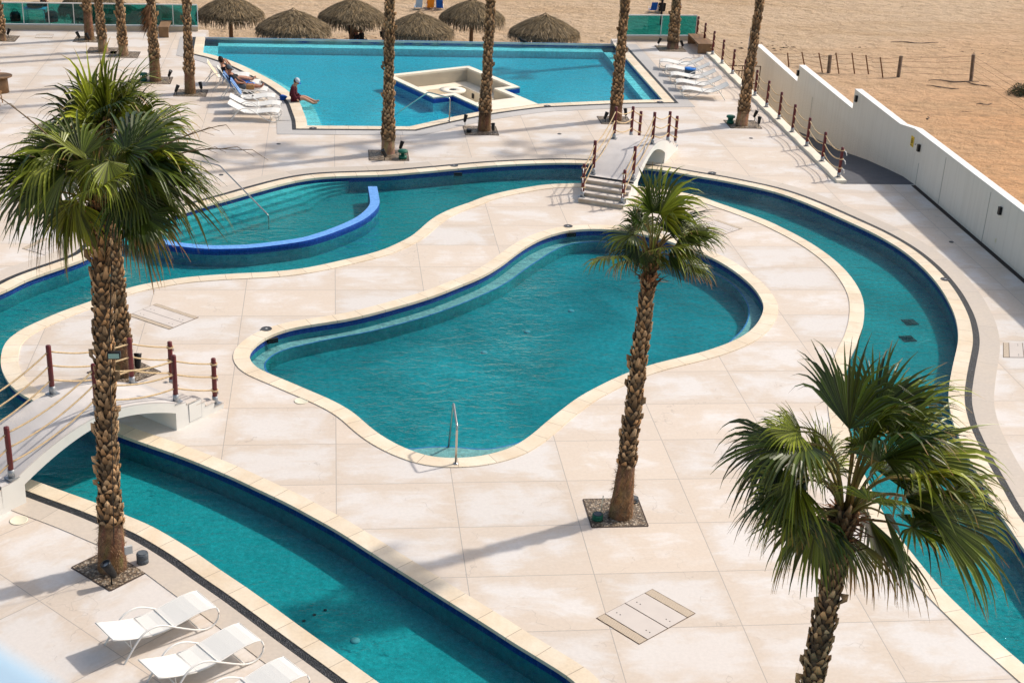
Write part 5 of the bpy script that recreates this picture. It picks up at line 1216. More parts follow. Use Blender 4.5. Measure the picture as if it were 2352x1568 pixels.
o = copy_tree(low); f_, h_ = foot_head(574, 1450, 365, 1526, 0.52); place(o, f_, h_, 'white sun lounger in the middle of the three at bottom left', G1)
f3 = at(678, 1528.5, 0.36).to_2d(); dv_ = (h_ - f_); o = copy_tree(low); place(o, f3, f3 + dv_, 'white sun lounger cut off by the bottom picture edge', G1)
LFT = [((642, 255), (533, 236), mid, 'empty white sun lounger at the near end of the left row'), ((644, 237.5), (536, 221), None, 'empty white sun lounger second from the near end of the left row'),
       ((632, 220), (536, 205), 's', 'white sun lounger with a steep back and a blue towel, sunglasses on its seat'), ((614, 205), (522, 190), 's', 'sun lounger carrying the reclining person with a cap'),
       ((595, 188), (505, 172), 's', 'sun lounger carrying the reclining person with bushy dark hair'), ((572, 172), (484, 158), 's', 'empty sun lounger with its back raised steeply, far end of the left row')]
lgs = []
for i, (ft, hd, kd, lab) in enumerate(LFT):
    o = (mid if i == 0 else copy_tree(mid) if kd is None else (steep if i == 2 else copy_tree(steep)))
    f_, h_ = foot_head(ft[0], ft[1], hd[0], hd[1], 0.6); place(o, f_, h_, lab, G2); lgs.append(o)
for ch in [x for x in C.objects if x.parent == lgs[5] and x.name.startswith('backrest')]:
    ch.data = ch.data.copy(); ch.data.materials[0] = M_SLINGB
RGT = [((1517, 139), (1617, 133), 'farthest of the five, by the wooden bench'), ((1530, 153), (1631, 147), 'second from the wooden bench'), ((1541, 169.5), (1645, 162), 'third from the bench, the round blue-topped table behind it'),
       ((1553, 186), (1659, 178), 'second from the near end of the five'), ((1567, 203), (1672, 193), 'nearest of the five beside the rope fence')]
for ft, hd, lab in RGT:
    o = copy_tree(mid); f_, h_ = foot_head(ft[0], ft[1], hd[0], hd[1], 0.62); place(o, f_, h_, 'empty white sun lounger, ' + lab, G3)
def drum(x, y, lab):
    p = at(x, y); e = empty('side_table', (p.x, p.y, 0), 0, lab, 'side table', 'round side tables with blue tops')
    mb = MB(); mb.lathe([(0.22, 0), (0.235, 0.2), (0.235, 0.40)], 24); mb.build('drum', M_GREY, e); mb = MB(); mb.lathe([(0.25, 0.40), (0.255, 0.45), (0.2, 0.465), (0.01, 0.465)], 28); mb.build('tabletop', M_TABBLUE, e)
drum(1583.5, 180, 'round blue-topped side table between the white loungers by the rope fence'); drum(571, 217, 'round blue-topped side table beside the person with a cap')
# blue towels
def towel(lab, o, pts, w_, m=M_TOWEL, loc=None):
    mb = MB(); n = len(pts)
    for i, (a, b) in enumerate(zip(pts, pts[1:])):
        N = 6
        for j in range(N):
            y0, y1 = -w_ / 2 + w_ * j / N, -w_ / 2 + w_ * (j + 1) / N; wv = lambda y, i: 0.012 * math.sin(y * 22 + i)
            mb.poly([(a[0], y0, a[1] + wv(y0, i)), (b[0], y0, b[1] + wv(y0, i + 1)), (b[0], y1, b[1] + wv(y1, i + 1)), (a[0], y1, a[1] + wv(y1, i))], uv=[(j / N, i / n), (j / N, (i + 1) / n), ((j + 1) / N, (i + 1) / n), ((j + 1) / N, i / n)], sm=True)
    t = mb.build('towel', m); sd = t.modifiers.new('thick', 'SOLIDIFY'); sd.thickness = 0.012
    t.location = o.location; t.rotation_euler = o.rotation_euler; return tag(t, lab, 'towel')
bk = lambda t: (1.24 + t * math.cos(R_(56)) - 0.02, 0.315 + t * math.sin(R_(56)) + 0.03)
hang = [(bk(.74)[0] + 0.05, 1.0), (bk(.74)[0] + 0.07, 0.62)]
towel('blue and white striped towel hanging over the lounger back of the person with a cap', lgs[3], [bk(0.05), bk(0.3), bk(0.55), bk(0.74)] + hang, 0.66)
towel('plain blue towel spread on the lounger of the person with bushy hair', lgs[4], [(0.35, .40), (0.7, .36), (1.0, 0.34), (1.2, 0.34)], 0.62, M_CBLUE)
towel('blue striped towel draped on the back of the lounger with the sunglasses', lgs[2], [bk(0.1), bk(0.4), bk(0.74)] + hang, 0.6)

# ------------------------------------------------------------------ people
def skin_obj(name, J, E, root, m, parent, sub=2, fat=1.22):
    me = bpy.data.meshes.new(name); names = list(J); idx = {k: i for i, k in enumerate(names)}
    me.from_pydata([J[k][0] for k in names], [(idx[a], idx[b]) for a, b in E], [])
    o = bpy.data.objects.new(name, me); C.objects.link(o)
    o.modifiers.new('skin', 'SKIN'); sk = me.skin_vertices[0].data
    for k, i in idx.items():
        r_ = J[k][1]; sk[i].radius = (r_ * fat, r_ * fat); sk[i].use_root = (k == root)
    ss_ = o.modifiers.new('sub', 'SUBSURF'); ss_.levels = sub; ss_.render_levels = sub
    dg = bpy.context.evaluated_depsgraph_get(); dg.update()
    nm = bpy.data.meshes.new_from_object(o.evaluated_get(dg)); o.modifiers.clear(); o.data = nm
    nm.materials.clear(); nm.materials.append(m)
    for p in nm.polygons: p.use_smooth = True
    if parent: o.parent = parent
    return o
def head(mb, c, fwd, R=0.105, up=Vector((0, 0, 1))):
    """head with brow, nose, chin and ears"""
    f_ = fwd.normalized(); s_ = up.cross(f_).normalized(); u_ = f_.cross(s_).normalized(); n, mN = 18, 14; rings = []
    for i in range(mN + 1):
        ph = math.pi * i / mN; ring = []
        for k in range(n):
            th = math.tau * k / n; x, y, z = math.sin(ph) * math.cos(th), math.sin(ph) * math.sin(th), math.cos(ph)
            rr = R; X, Y, Z = x * rr * 0.98, y * rr * 0.78, z * rr * 1.2
            if z < -0.2: X += 0.012 * x; Y *= 1 - 0.28 * (-z - 0.2)
            if x > 0.9 and -0.35 < z < 0.1: X += 0.022
            if x > 0.75 and 0.12 < z < 0.35 and abs(y) > 0.15: X -= 0.012
            ring.append(mb.vert(Vector(c) + f_ * X + s_ * Y + u_ * Z))
        rings.append(ring)
    for i in range(mN):
        for k in range(n): mb.face((rings[i][k], rings[i][(k + 1) % n], rings[i + 1][(k + 1) % n], rings[i + 1][k]), 0, True)
    for s2 in (-1, 1):
        q = Vector(c) + s_ * s2 * R * 0.80 - u_ * 0.005; mb.box(q, (0.02, 0.015, 0.05))
def hand(J, E, k, wrist, d_, s_, up):
    J[k + 'palm'] = (wrist + d_ * 0.06, 0.028); E.append((k + 'wr', k + 'palm'))
    for i, (o_, L) in enumerate(((-0.03, 0.06), (-0.012, 0.075), (0.008, 0.07), (0.028, 0.055))):
        a = wrist + d_ * 0.10 + s_ * o_; b = a + d_ * L * 0.5 - up * 0.006; c = b + d_ * L * 0.45 - up * 0.018
        J[k + 'f%da' % i] = (a, 0.011); J[k + 'f%db' % i] = (b, 0.009); J[k + 'f%dc' % i] = (c, 0.008); E += [(k + 'palm', k + 'f%da' % i), (k + 'f%da' % i, k + 'f%db' % i), (k + 'f%db' % i, k + 'f%dc' % i)]
    a = wrist + d_ * 0.05 - s_ * 0.045; b = a + d_ * 0.035 - s_ * 0.012
    J[k + 'ta'] = (a, 0.012); J[k + 'tb'] = (b, 0.009); E += [(k + 'palm', k + 'ta'), (k + 'ta', k + 'tb')]
def person(loc, rz, J0, lab, skin, top, bottom, hair=None, hat=None, facing=Vector((-1, 0, 0)), scale=1.0, cat='person', sleeves=True, trousers='shorts', grp=None):
    """J0 joints: pel, chest, neck, head, Lsh Lel Lwr, Rsh.., Lhip Lkn Lan Lto, ..."""
    e = empty('person', loc, rz, lab, cat, grp); e.scale = (scale,) * 3
    V = {k: Vector(v) for k, v in J0.items()}; V['head'] = V['head'] - (V['head'] - V['neck']) * 0.22; V['neck'] = V['neck'].lerp(V['chest'], 0.12)
    J = {'pel': (V['pel'], 0.125), 'belly': ((V['pel'] + V['chest']) / 2, 0.12), 'chest': (V['chest'], 0.135), 'neck': (V['neck'], 0.062), 'skull': (V['head'] - (V['head'] - V['neck']) * 0.25, 0.06)}
    E = [('pel', 'belly'), ('belly', 'chest'), ('chest', 'neck'), ('neck', 'skull')]
    for s in 'LR':
        J[s + 'sh'] = (V[s + 'sh'], 0.055); J[s + 'el'] = (V[s + 'el'], 0.040); J[s + 'wr'] = (V[s + 'wr'], 0.026)
        E += [('chest', s + 'sh'), (s + 'sh', s + 'el'), (s + 'el', s + 'wr')]
        d_ = (V[s + 'wr'] - V[s + 'el']).normalized(); sd = d_.cross(Vector((0, 0, 1)));
        if sd.length < 0.2: sd = Vector((0, 1, 0))
        sd.normalize(); hand(J, E, s, V[s + 'wr'], d_, sd, sd.cross(d_).normalized())
        J[s + 'hip'] = (V[s + 'hip'], 0.09); J[s + 'kn'] = (V[s + 'kn'], 0.062); mid_c = V[s + 'kn'].lerp(V[s + 'an'], 0.35); J[s + 'cf'] = (mid_c, 0.056)
        J[s + 'an'] = (V[s + 'an'], 0.038); J[s + 'to'] = (V[s + 'to'], 0.032)
        E += [('pel', s + 'hip'), (s + 'hip', s + 'kn'), (s + 'kn', s + 'cf'), (s + 'cf', s + 'an'), (s + 'an', s + 'to')]
    body = skin_obj('body', J, E, 'pel', skin, e)
    mb = MB(); head(mb, V['head'], facing, 0.105, (V['head'] - V['neck']).normalized()); hd = mb.build('head', skin, e)
    # clothing: slightly larger skins
    JT = {'pel': (V['pel'], 0.14), 'belly': ((V['pel'] + V['chest']) / 2, 0.138), 'chest': (V['chest'], 0.152), 'nk': (V['neck'].lerp(V['chest'], 0.35), 0.085)}; ET = [('pel', 'belly'), ('belly', 'chest'), ('chest', 'nk')]
    for s in 'LR':
        JT[s + 'sh'] = (V[s + 'sh'], 0.072); k2 = V[s + 'sh'].lerp(V[s + 'wr'] if sleeves == 'long' else V[s + 'el'], 0.92 if sleeves == 'long' else 0.6)
        if sleeves == 'long': JT[s + 'el'] = (V[s + 'el'], 0.055); ET += [('chest', s + 'sh'), (s + 'sh', s + 'el')]; JT[s + 'cu'] = (V[s + 'el'].lerp(V[s + 'wr'], 0.9), 0.042); ET.append((s + 'el', s + 'cu'))
        else: JT[s + 'cu'] = (k2, 0.06); ET += [('chest', s + 'sh'), (s + 'sh', s + 'cu')]
    if top: skin_obj('shirt', JT, ET, 'pel', top, e)
    JS = {'pel': (V['pel'], 0.145)}; ES = []
    for s in 'LR':
        JS[s + 'hip'] = (V[s + 'hip'], 0.108); JS[s + 'lg'] = (V[s + 'hip'].lerp(V[s + 'kn'], 0.7), 0.095); ES += [('pel', s + 'hip'), (s + 'hip', s + 'lg')]
    if bottom: skin_obj('shorts', JS, ES, 'pel', bottom, e)
    up = (V['head'] - V['neck']).normalized(); f_ = facing.normalized(); side = up.cross(f_).normalized()
    Mx = Matrix((( f_.x, side.x, up.x, V['head'].x), (f_.y, side.y, up.y, V['head'].y), (f_.z, side.z, up.z, V['head'].z), (0, 0, 0, 1)))
    if hair:
        mb = MB(); R = 0.118 if hair[1] != 'bushy' else 0.145; r_ = random.Random(2)
        rings = []
        for i in range(9):
            ph = math.pi * 0.62 * i / 8; ring = []
            for k in range(16):
                th = math.tau * k / 16; q = Vector((math.sin(ph) * math.cos(th) * R * 0.96 - 0.018, math.sin(ph) * math.sin(th) * R * 0.86, math.cos(ph) * R * 1.15 + 0.005)) * (1 + r_.uniform(-0.04, 0.06))
                if math.cos(th) > 0.3 and ph > 1.1: q.x *= 0.55; q.z += 0.03
                ring.append(mb.vert(Mx @ q))
            rings.append(ring)
        for i in range(8):
            for k in range(16): mb.face((rings[i][k], rings[i][(k + 1) % 16], rings[i + 1][(k + 1) % 16], rings[i + 1][k]), 0, True)
        mb.build('hair', hair[0], e)
    if hat:
        mb = MB(); mb.lathe([(0.112, 0.02), (0.116, 0.06), (0.10, 0.12), (0.05, 0.15), (0.001, 0.155)], 20, M=Mx)
        if hat[1] == 'wide': mb.lathe([(0.10, 0.022), (0.24, 0.0), (0.24, 0.012), (0.10, 0.04)], 24, M=Mx)
        ht = mb.build('hat', hat[0], e)
        if hat[1] == 'cap':
            mb = MB(); pts = [(0.09 + 0.10 * math.cos(a), 0.085 * math.sin(a), 0.03) for a in [(-math.pi / 2 + k * math.pi / 8) for k in range(9)]]
            mb.poly([Mx @ Vector(p) for p in pts]); mb.poly([Mx @ (Vector(p) - Vector((0, 0, 0.01))) for p in pts][::-1]); mb.build('cap_peak', hat[2], ht)
    return e
def reclined(off=0.0, arm=0):
    J = dict(pel=(1.10, 0, .47), chest=(1.36, 0, .82), neck=(1.46, 0, 1.03), head=(1.44, 0, 1.19),
             Lsh=(1.36, .19, .90), Rsh=(1.36, -.19, .90), Lel=(1.15, .27, .68), Rel=(1.15, -.27, .68), Lwr=(0.95, .14, .62), Rwr=(0.95, -.14, .62),
             Lhip=(1.05, .09, .45), Rhip=(1.05, -.09, .45), Lkn=(0.66, .10, .52), Rkn=(0.66, -.10, .50), Lan=(0.24, .09, .46), Ran=(0.22, -.09, .45), Lto=(0.15, .11, .58), Rto=(0.13, -.11, .57))
    if arm: J['Lel'] = (1.12, .26, .92); J['Lwr'] = (1.25, .12, 1.14); J['Rel'] = (1.12, -.26, .92); J['Rwr'] = (1.25, -.12, 1.14)
    return J
l4, l5 = lgs[3], lgs[4]
person(l4.location, l4.rotation_euler.z, reclined(), 'person in a black shirt and dark cap reclining, nearer of the two', M_SKIN2, M_CBLACK, M_GREY, (M_HAIR, 'short'), (M_GREY, 'cap', M_CBLACK), Vector((-0.9, 0, -0.35)))
person(l5.location, l5.rotation_euler.z, reclined(arm=1), 'person in a black shirt with bushy dark hair reclining, hand raised to the face', M_SKIN, M_CBLACK, M_CBLACK, (M_HAIR, 'bushy'), None, Vector((-0.9, 0, -0.45)))
# seated by the pool: faces +x, feet in the water
sit = dict(pel=(0, 0, .13), chest=(0.02, 0, .50), neck=(0.10, 0, .66), head=(0.17, 0, .80), Lsh=(0.03, .19, .55), Rsh=(0.03, -.19, .55), Lel=(0.06, .25, .30), Rel=(0.06, -.25, .30), Lwr=(0.20, .20, .10), Rwr=(0.22, -.20, .09),
           Lhip=(0.06, .09, .12), Rhip=(0.06, -.09, .12), Lkn=(0.46, .12, .14), Rkn=(0.46, -.08, .14), Lan=(0.86, .14, -.02), Ran=(0.82, -.06, -.05), Lto=(1.02, .15, .03), Rto=(0.98, -.05, -.01))
p = at(673, 233); person((p.x, p.y, 0.02), R_(-8), sit, 'person in a maroon top and white cap sitting on the pool edge', M_SKIN, M_CMAROON, M_CMAROON, (M_HAIR, 'short'), (M_CAP, 'cap', M_CBLUE), Vector((0.8, 0, -0.55)), sleeves='long')
p = at(651, 230); mb = MB(); r_ = random.Random(4)
for k in range(7): mb.lathe([(0.02, 0), (0.09, 0.01 + k * 0.02), (0.11, 0.04 + k * 0.02), (0.06, 0.08 + k * 0.02), (0.01, 0.09 + k * 0.02)], 9, (r_.uniform(-.06, .06), r_.uniform(-.08, .08), 0))
tag(mb.build('beach_bag', M_CBLUE, loc=(p.x, p.y, 0.02)), 'small blue bag on the coping behind the person at the pool edge', 'bag')
p = at(575, 205, 0.47); mb = MB(); mb.box((0, 0, 0.09), (0.30, 0.22, 0.18)); o = tag(mb.build('basket', M_WOODL, loc=p, bevel=0.02), 'orange woven basket on the blue-topped table beside the person with a cap', 'basket')
mb = MB(); mb.tube([(0.13 * math.cos(a), 0, 0.17 + 0.12 * math.sin(a)) for a in [k * math.pi / 8 for k in range(9)]], 0.012, 6); mb.build('handle', M_WOODL, o)
p = lgs[2]; mb = MB()
for s in (-1, 1): mb.lathe([(0.005, 0), (0.035, 0.004), (0.03, 0.02)], 10, (0, s * 0.045, 0))
mb.box((0, 0, 0.012), (0.012, 0.05, 0.01)); q = p.matrix_world
o = mb.build('sunglasses', M_BLACK); cz, sz_ = math.cos(p.rotation_euler.z), math.sin(p.rotation_euler.z); o.location = (p.location.x + 0.85 * cz, p.location.y + 0.85 * sz_, 0.345); tag(o, 'black sunglasses on the seat of the lounger with the draped towel', 'sunglasses')

# ------------------------------------------------------------------ beach: palapas
def make_palapa(seed):
    r_ = random.Random(seed); e = empty('thatched_umbrella', (0, 0, 0), 0, 'x', 'palm thatch umbrella', 'round thatched umbrellas on the beach')
    mb = MB(); mb.tube([(0, 0, -0.05), (0.02, 0, 1.2), (0, 0, 2.4)], [0.12, 0.10, 0.09], 10); mb.build('pole', M_WOOD, e)
    mb = MB(); R = 1.80; n = 48
    def prof(u): return (R * u, 2.52 - 0.84 * (u ** 1.5))
    rings = []
    for i in range(9):
        u = i / 8; ring = []
        for k in range(n):
            a = k * math.tau / n; rr, z = prof(u); rr *= 1 + 0.03 * noise.noise(Vector((math.cos(a) * 3, math.sin(a) * 3, seed))); t = r_.uniform(0.6, 1.05); mb.c = (t, t * 0.98, t * 0.93)
            ring.append(mb.vert((rr * math.cos(a), rr * math.sin(a), z - 0.06)))
        rings.append(ring)
    for i in range(8):
        for k in range(n): mb.face((rings[i][k], rings[i][(k + 1) % n], rings[i + 1][(k + 1) % n], rings[i + 1][k]), 0)
    for k in range(4200):
        u = math.sqrt(r_.uniform(0.0, 1.0)); a = r_.uniform(0, math.tau); rr, z = prof(u); L = r_.uniform(0.16, 0.36); r2, z2 = prof(min(1.0, u + L / R))
        if u + L / R > 1: z2 -= r_.uniform(0.10, 0.50); r2 = R * (1 + r_.uniform(-0.04, 0.07))
        da = r_.uniform(-0.10, 0.10) / max(0.3, u * 1.5); w_ = r_.uniform(0.012, 0.03); t = r_.choice((0.35, 0.6, 0.8, 1.0, 1.25, 1.6)) * r_.uniform(0.8, 1.15)
        g_ = r_.random(); mb.c = (t * (0.98 + 0.12 * g_), t * 0.98, t * (0.95 - 0.2 * g_)); h0 = r_.uniform(0.0, 0.05)
        ca_, sa_ = math.cos(a), math.sin(a); cb, sb = math.cos(a + da), math.sin(a + da)
        p0 = Vector((rr * ca_, rr * sa_, z + h0)); p1 = Vector((r2 * cb, r2 * sb, z2 + h0 + r_.uniform(-0.01, 0.05))); tt = Vector((-sa_, ca_, 0)) * w_
        mb.poly([p0 - tt, p0 + tt, p1 + tt * 0.4, p1 - tt * 0.4])
    mb.c = (1.5, 1.4, 1.25)
    for k in range(60):
        a = r_.uniform(0, math.tau); p1 = Vector((0.5 * math.cos(a), 0.5 * math.sin(a), 2.5 - r_.uniform(0.1, 0.2))); mb.poly([(0, 0, 2.68), (0.03 * math.sin(a), 0.03 * math.cos(a), 2.68), p1])
    mb.build('thatch_roof', M_THATCH, e, col=True); return e
pp = [make_palapa(1), make_palapa(2)]
PAL = [(529, 40, 'thatched beach umbrella right of the glass end'), (674, 74, 'thatched beach umbrella second in the row, low over the pool edge'), (809, 47, 'thatched beach umbrella sheltering people with a bag'), (962, 80, 'thatched beach umbrella partly behind the tall palm trunk left of the lounge'),
       (1084, 48, 'thatched beach umbrella with the palm trunk by the lounge passing before it'), (1250, 84, 'thatched beach umbrella last on the right, bird on the pool edge before it'), (246, 42, 'thatched beach umbrella seen above and through the glass behind the left palm trunks'), (362, 62, 'thatched beach umbrella wholly behind the green glass'), (178, 30, 'small-looking thatched umbrella behind the glass at far left')]
for i, (x, y, lab) in enumerate(PAL):
    o = pp[i] if i < 2 else copy_tree(pp[i % 2]); c = at(x, y, -0.55); o.location = (c.x, c.y, -2.05); o.rotation_euler = (0, 0, i * 0.8); o['label'] = lab
    s_ = 0.95 * (1.0, 1.07, 1.02, 1.02, 1.0, 1.05, 1.0, 1.05, 0.55)[i]; o.scale = (s_, s_, 1)
# beach people and chairs
stand = dict(pel=(0, 0, .92), chest=(0, 0, 1.30), neck=(0.01, 0, 1.50), head=(0.03, 0, 1.63), Lsh=(0, .19, 1.40), Rsh=(0, -.19, 1.40), Lel=(0.02, .25, 1.12), Rel=(0.02, -.25, 1.12), Lwr=(0.12, .24, .90), Rwr=(0.12, -.24, .90),
             Lhip=(0, .09, .88), Rhip=(0, -.09, .88), Lkn=(0.03, .10, .48), Rkn=(-0.02, -.10, .48), Lan=(0, .11, .08), Ran=(-0.05, -.11, .08), Lto=(0.15, .12, .03), Rto=(0.1, -.12, .03))
sitc = dict(pel=(0, 0, .32), chest=(-0.06, 0, .70), neck=(-0.04, 0, .88), head=(0.0, 0, 1.01), Lsh=(-.05, .19, .78), Rsh=(-.05, -.19, .78), Lel=(0.05, .26, .54), Rel=(0.05, -.26, .54), Lwr=(0.25, .18, .45), Rwr=(0.25, -.18, .45),
            Lhip=(0.05, .09, .30), Rhip=(0.05, -.09, .30), Lkn=(0.45, .12, .42), Rkn=(0.45, -.12, .42), Lan=(0.62, .12, .08), Ran=(0.62, -.12, .08), Lto=(0.76, .13, .04), Rto=(0.76, -.13, .04))
F1 = Vector((1, 0, 0)); SZ = -2.02
def bp_(x, y): c = at(x, y, SZ); return (c.x, c.y, SZ)
person(bp_(988, 22), R_(100), sitc, 'person in orange with a blue hat sitting on the open beach', M_SKIN, M_CORANGE, M_CORANGE, None, (M_CBLUEL, 'wide'), F1, scale=0.72)
person(bp_(1009, 22), R_(80), sitc, 'dark haired person in pale clothes sitting beside the one in orange', M_SKIN, M_CBLUEL, M_CWHITE, (M_HAIR, 'short'), None, F1, scale=0.72)
person(bp_(808, 106), R_(60), stand, 'person in black standing under the third thatched umbrella', M_SKIN2, M_CBLACK, M_CBLACK, (M_HAIR, 'short'), None, F1)
person(bp_(828, 112), R_(160), sitc, 'person in black sitting beside the bag under the third umbrella', M_SKIN2, M_CBLACK, M_CBLACK, (M_HAIR, 'short'), None, F1)
person(bp_(818, 117), R_(200), sitc, 'person with a tan sun hat low behind the infinity edge', M_SKIN2, M_CBLACK, M_CBLACK, None, (M_WOODL, 'wide'), F1)
person(bp_(881, 112), R_(20), stand, 'dark silhouetted person half behind the tall palm trunk', M_SKIN2, M_CBLACK, M_CBLACK, (M_HAIR, 'short'), None, F1, scale=0.85)
person(bp_(733, 117), R_(20), sitc, 'person whose dark head shows above the infinity edge', M_SKIN2, M_CBLACK, M_CBLACK, (M_HAIR, 'short'), None, F1)
person(bp_(105, 46), R_(20), stand, 'person in black standing with a bag behind the glass balustrade', M_SKIN2, M_CBLACK, M_CBLACK, (M_HAIR, 'short'), None, F1)
person(bp_(1518, 30), R_(90), sitc, 'person with a sun hat in the dark beach chair at top right', M_SKIN2, M_CBLACK, M_CBLACK, None, (M_WOOD, 'wide'), F1, scale=0.72)
person(bp_(1556, 33), R_(80), sitc, 'person in white sitting right of the beach palm trunk at top right', M_SKIN2, M_CWHITE, M_CBLACK, (M_HAIR, 'short'), None, F1, scale=0.72)
def bchair(x, y, rz, m, lab):
    e = empty('beach_chair', bp_(x, y), rz, lab, 'beach chair', 'folding beach chairs'); e.scale = (0.72, 0.72, 0.72)
    mb = MB(); mb.box((0, 0, 0.28), (0.5, 0.55, 0.04)); mb.build('seat', m, e)
    mb = MB(); mb.poly([(-0.25, -0.27, 0.3), (-0.25, 0.27, 0.3), (-0.45, 0.27, 0.95), (-0.45, -0.27, 0.95)]); mb.poly([(-0.27, -0.27, 0.3), (-0.27, 0.27, 0.3), (-0.47, 0.27, 0.95), (-0.47, -0.27, 0.95)][::-1]); mb.build('backrest', m, e)
    for s in (-1, 1):
        mb = MB(); mb.tube([(-0.3, s * 0.28, 0.0), (0.28, s * 0.28, 0.5)], 0.014, 5); mb.tube([(0.28, s * 0.28, 0.0), (-0.3, s * 0.28, 0.5)], 0.014, 5); mb.tube([(-0.3, s * 0.28, 0.5), (0.28, s * 0.28, 0.5)], 0.018, 5); mb.build('leg', M_FRAME, e)
bchair(960, 24, R_(100), M_CBLUEL, 'turquoise striped empty beach chair left of the person in orange'); bchair(987, 24, R_(100), M_CORANGE, 'orange beach chair under the person in orange')
bchair(1498, 30, R_(100), M_CBLUE, 'blue beach chair at top right with nobody in it'); bchair(1518, 32, R_(90), M_CBLACK, 'black beach chair at top right, occupied'); bchair(1010, 25, R_(80), M_CBLUE, 'navy beach chair under the dark haired person on the open beach')
def bag(x, y, m, lab, s=1.0):
    mb = MB(); mb.lathe([(0.22 * s, 0), (0.26 * s, 0.12 * s), (0.25 * s, 0.32 * s), (0.16 * s, 0.42 * s), (0.05 * s, 0.44 * s)], 14); o = mb.build('bag', m, loc=bp_(x, y)); tag(o, lab, 'bag')
    mb = MB(); mb.tube([(0.12 * s * math.cos(a), 0, 0.42 * s + 0.14 * s * math.sin(a)) for a in [k * math.pi / 8 for k in range(9)]], 0.014, 5); mb.build('handle', m, o)
bag(120, 50, M_CBLACK, 'large black bag behind the glass beside the standing person', 1.3); bag(36, 48, M_CBLACK, 'black bag with a blue top behind the glass at far left', 1.1); bag(836, 112, M_HAIR, 'dark bag under the third thatched umbrella', 1.1)
e = empty('beach_table', bp_(84, 50), 0, 'low table with a blue cloth behind the glass at far left', 'table')
mb = MB(); mb.box((0, 0, 0.72), (1.1, 0.7, 0.04)); mb.build('tabletop', M_CBLUEL, e)
for i in (-1, 1):
    for j in (-1, 1): mb = MB(); mb.tube([(i * 0.48, j * 0.3, 0), (i * 0.45, j * 0.28, 0.7)], 0.025, 6); mb.build('leg', M_FRAME, e)
p = bp_(84, 50); mb = MB(); mb.lathe([(0.2, 0), (0.42, 0.06), (0.44, 0.16), (0.3, 0.24), (0.05, 0.28)], 18); tag(mb.build('cooking_pan', M_CBLACK, loc=(p[0], p[1], SZ + 0.75)), 'wide dark pan on the blue-topped table behind the glass', 'pan')
mb = MB(); p = bp_(1517, 60); mb.tube([(0, 0, 0), (0.0, 0, 1.9)], 0.06, 8); tag(mb.build('dark_pole', M_CBLACK, loc=p), 'dark upright pole on the sand behind the short glass panel', 'pole')
# bird on the weir
p = at(1201, 102, -0.07); e = empty('bird', (p.x, p.y + 0.05, -0.08), R_(180), 'small dark bird perched on the infinity edge below the last umbrella', 'bird')
J = {'tail': (Vector((-0.27, 0, 0.10)), 0.018), 'rump': (Vector((-0.12, 0, 0.13)), 0.04), 'body': (Vector((0, 0, 0.15)), 0.065), 'breast': (Vector((0.08, 0, 0.19)), 0.055), 'neck': (Vector((0.12, 0, 0.25)), 0.035), 'head': (Vector((0.15, 0, 0.29)), 0.042), 'beak': (Vector((0.23, 0, 0.28)), 0.008)}
skin_obj('body', J, [('tail', 'rump'), ('rump', 'body'), ('body', 'breast'), ('breast', 'neck'), ('neck', 'head'), ('head', 'beak')], 'body', M_CBLACK, e)
for s in (-1, 1): mb = MB(); mb.tube([(0, s * 0.025, 0.10), (0.01, s * 0.03, 0.0), (0.05, s * 0.03, 0.0)], 0.006, 5); mb.build('leg', M_CBLACK, e)

# ------------------------------------------------------------------ old wire fence on the sand lot
posts = [((1903, 168), (1907, 127), 1), ((2063, 178), (2070, 129), 1), ((2230, 187), (2236, 126), 1)]
stakes = [((1812, 154), (1809, 122)), ((1848, 152), (1842, 120)), ((1889, 167), (1881, 122)), ((1927, 170), (1920, 122)), ((1963, 170), (1957, 122)), ((1995, 171), (1989, 127)), ((2028, 179), (2022, 132))]
wf = empty('wire_fence', at(2063, 178, SZ), 0, 'old wire fence of leaning grey posts and rusty stakes on the sand beyond the wall', 'fence')
tops = []
for (b2, t2, _) in posts:
    b = at(*b2, SZ); t = at_y(t2[0], t2[1], b.y); mb = MB(); d_ = t - b
    mb.tube([b - d_ * 0.05 - wf.location, t - wf.location], 0.10, 4, sm=False); mb.build('post', M_DRIFT, wf); tops.append((b, t))
for b2, t2 in stakes:
    b = at(*b2, SZ); t = at_y(t2[0], t2[1], b.y); mb = MB(); mb.tube([b - wf.location, t - wf.location], 0.035, 5); mb.build('stake', M_RUST, wf); tops.append((b, t))
tops.sort(key=lambda q: q[0].x); mb = MB()
for h in (0.25, 0.5, 0.75, 0.95):
    pts = [b.lerp(t, h) - wf.location for b, t in tops] + [Vector((32, 61.5, SZ + 1.5 * h)) - wf.location]
    for a, b in zip(pts, pts[1:]): mb.tube([a, a.lerp(b, 0.5) - Vector((0, 0, 0.05)), b], 0.006, 4)
mb.build('wire', M_RUST, wf)
# driftwood and scrub
for i, (x, y, L, a) in enumerate(((2190, 189, 2.6, -4), (2242, 196, 1.5, -40), (2165, 203, 1.6, -25), (2130, 275, 0.5, 60), (2260, 242, 0.8, -5), (2100, 100, 2.8, -2))):
    c = at(x, y, SZ); r_ = random.Random(i); mb = MB(); n = 8
    mb.tube([(L * (k / n - 0.5), 0.06 * math.sin(k * 1.3 + i), 0.05 + 0.03 * math.sin(k)) for k in range(n + 1)], [0.012 + 0.022 * math.sin(math.pi * k / n) for k in range(n + 1)], 6)
    tag(mb.build('driftwood', M_DRIFT, loc=(c.x, c.y, SZ)), ['long driftwood branch at the foot of the last grey post', 'thick driftwood right of the last grey post', 'driftwood stick in front of the last grey post', 'short dark stick on the orange sand', 'small stick with a stone at the right of the orange sand', 'long driftwood line near the upper wrack'][i], 'driftwood', 'driftwood on the sand'); C.objects[-1].rotation_euler = (0, 0, R_(a))
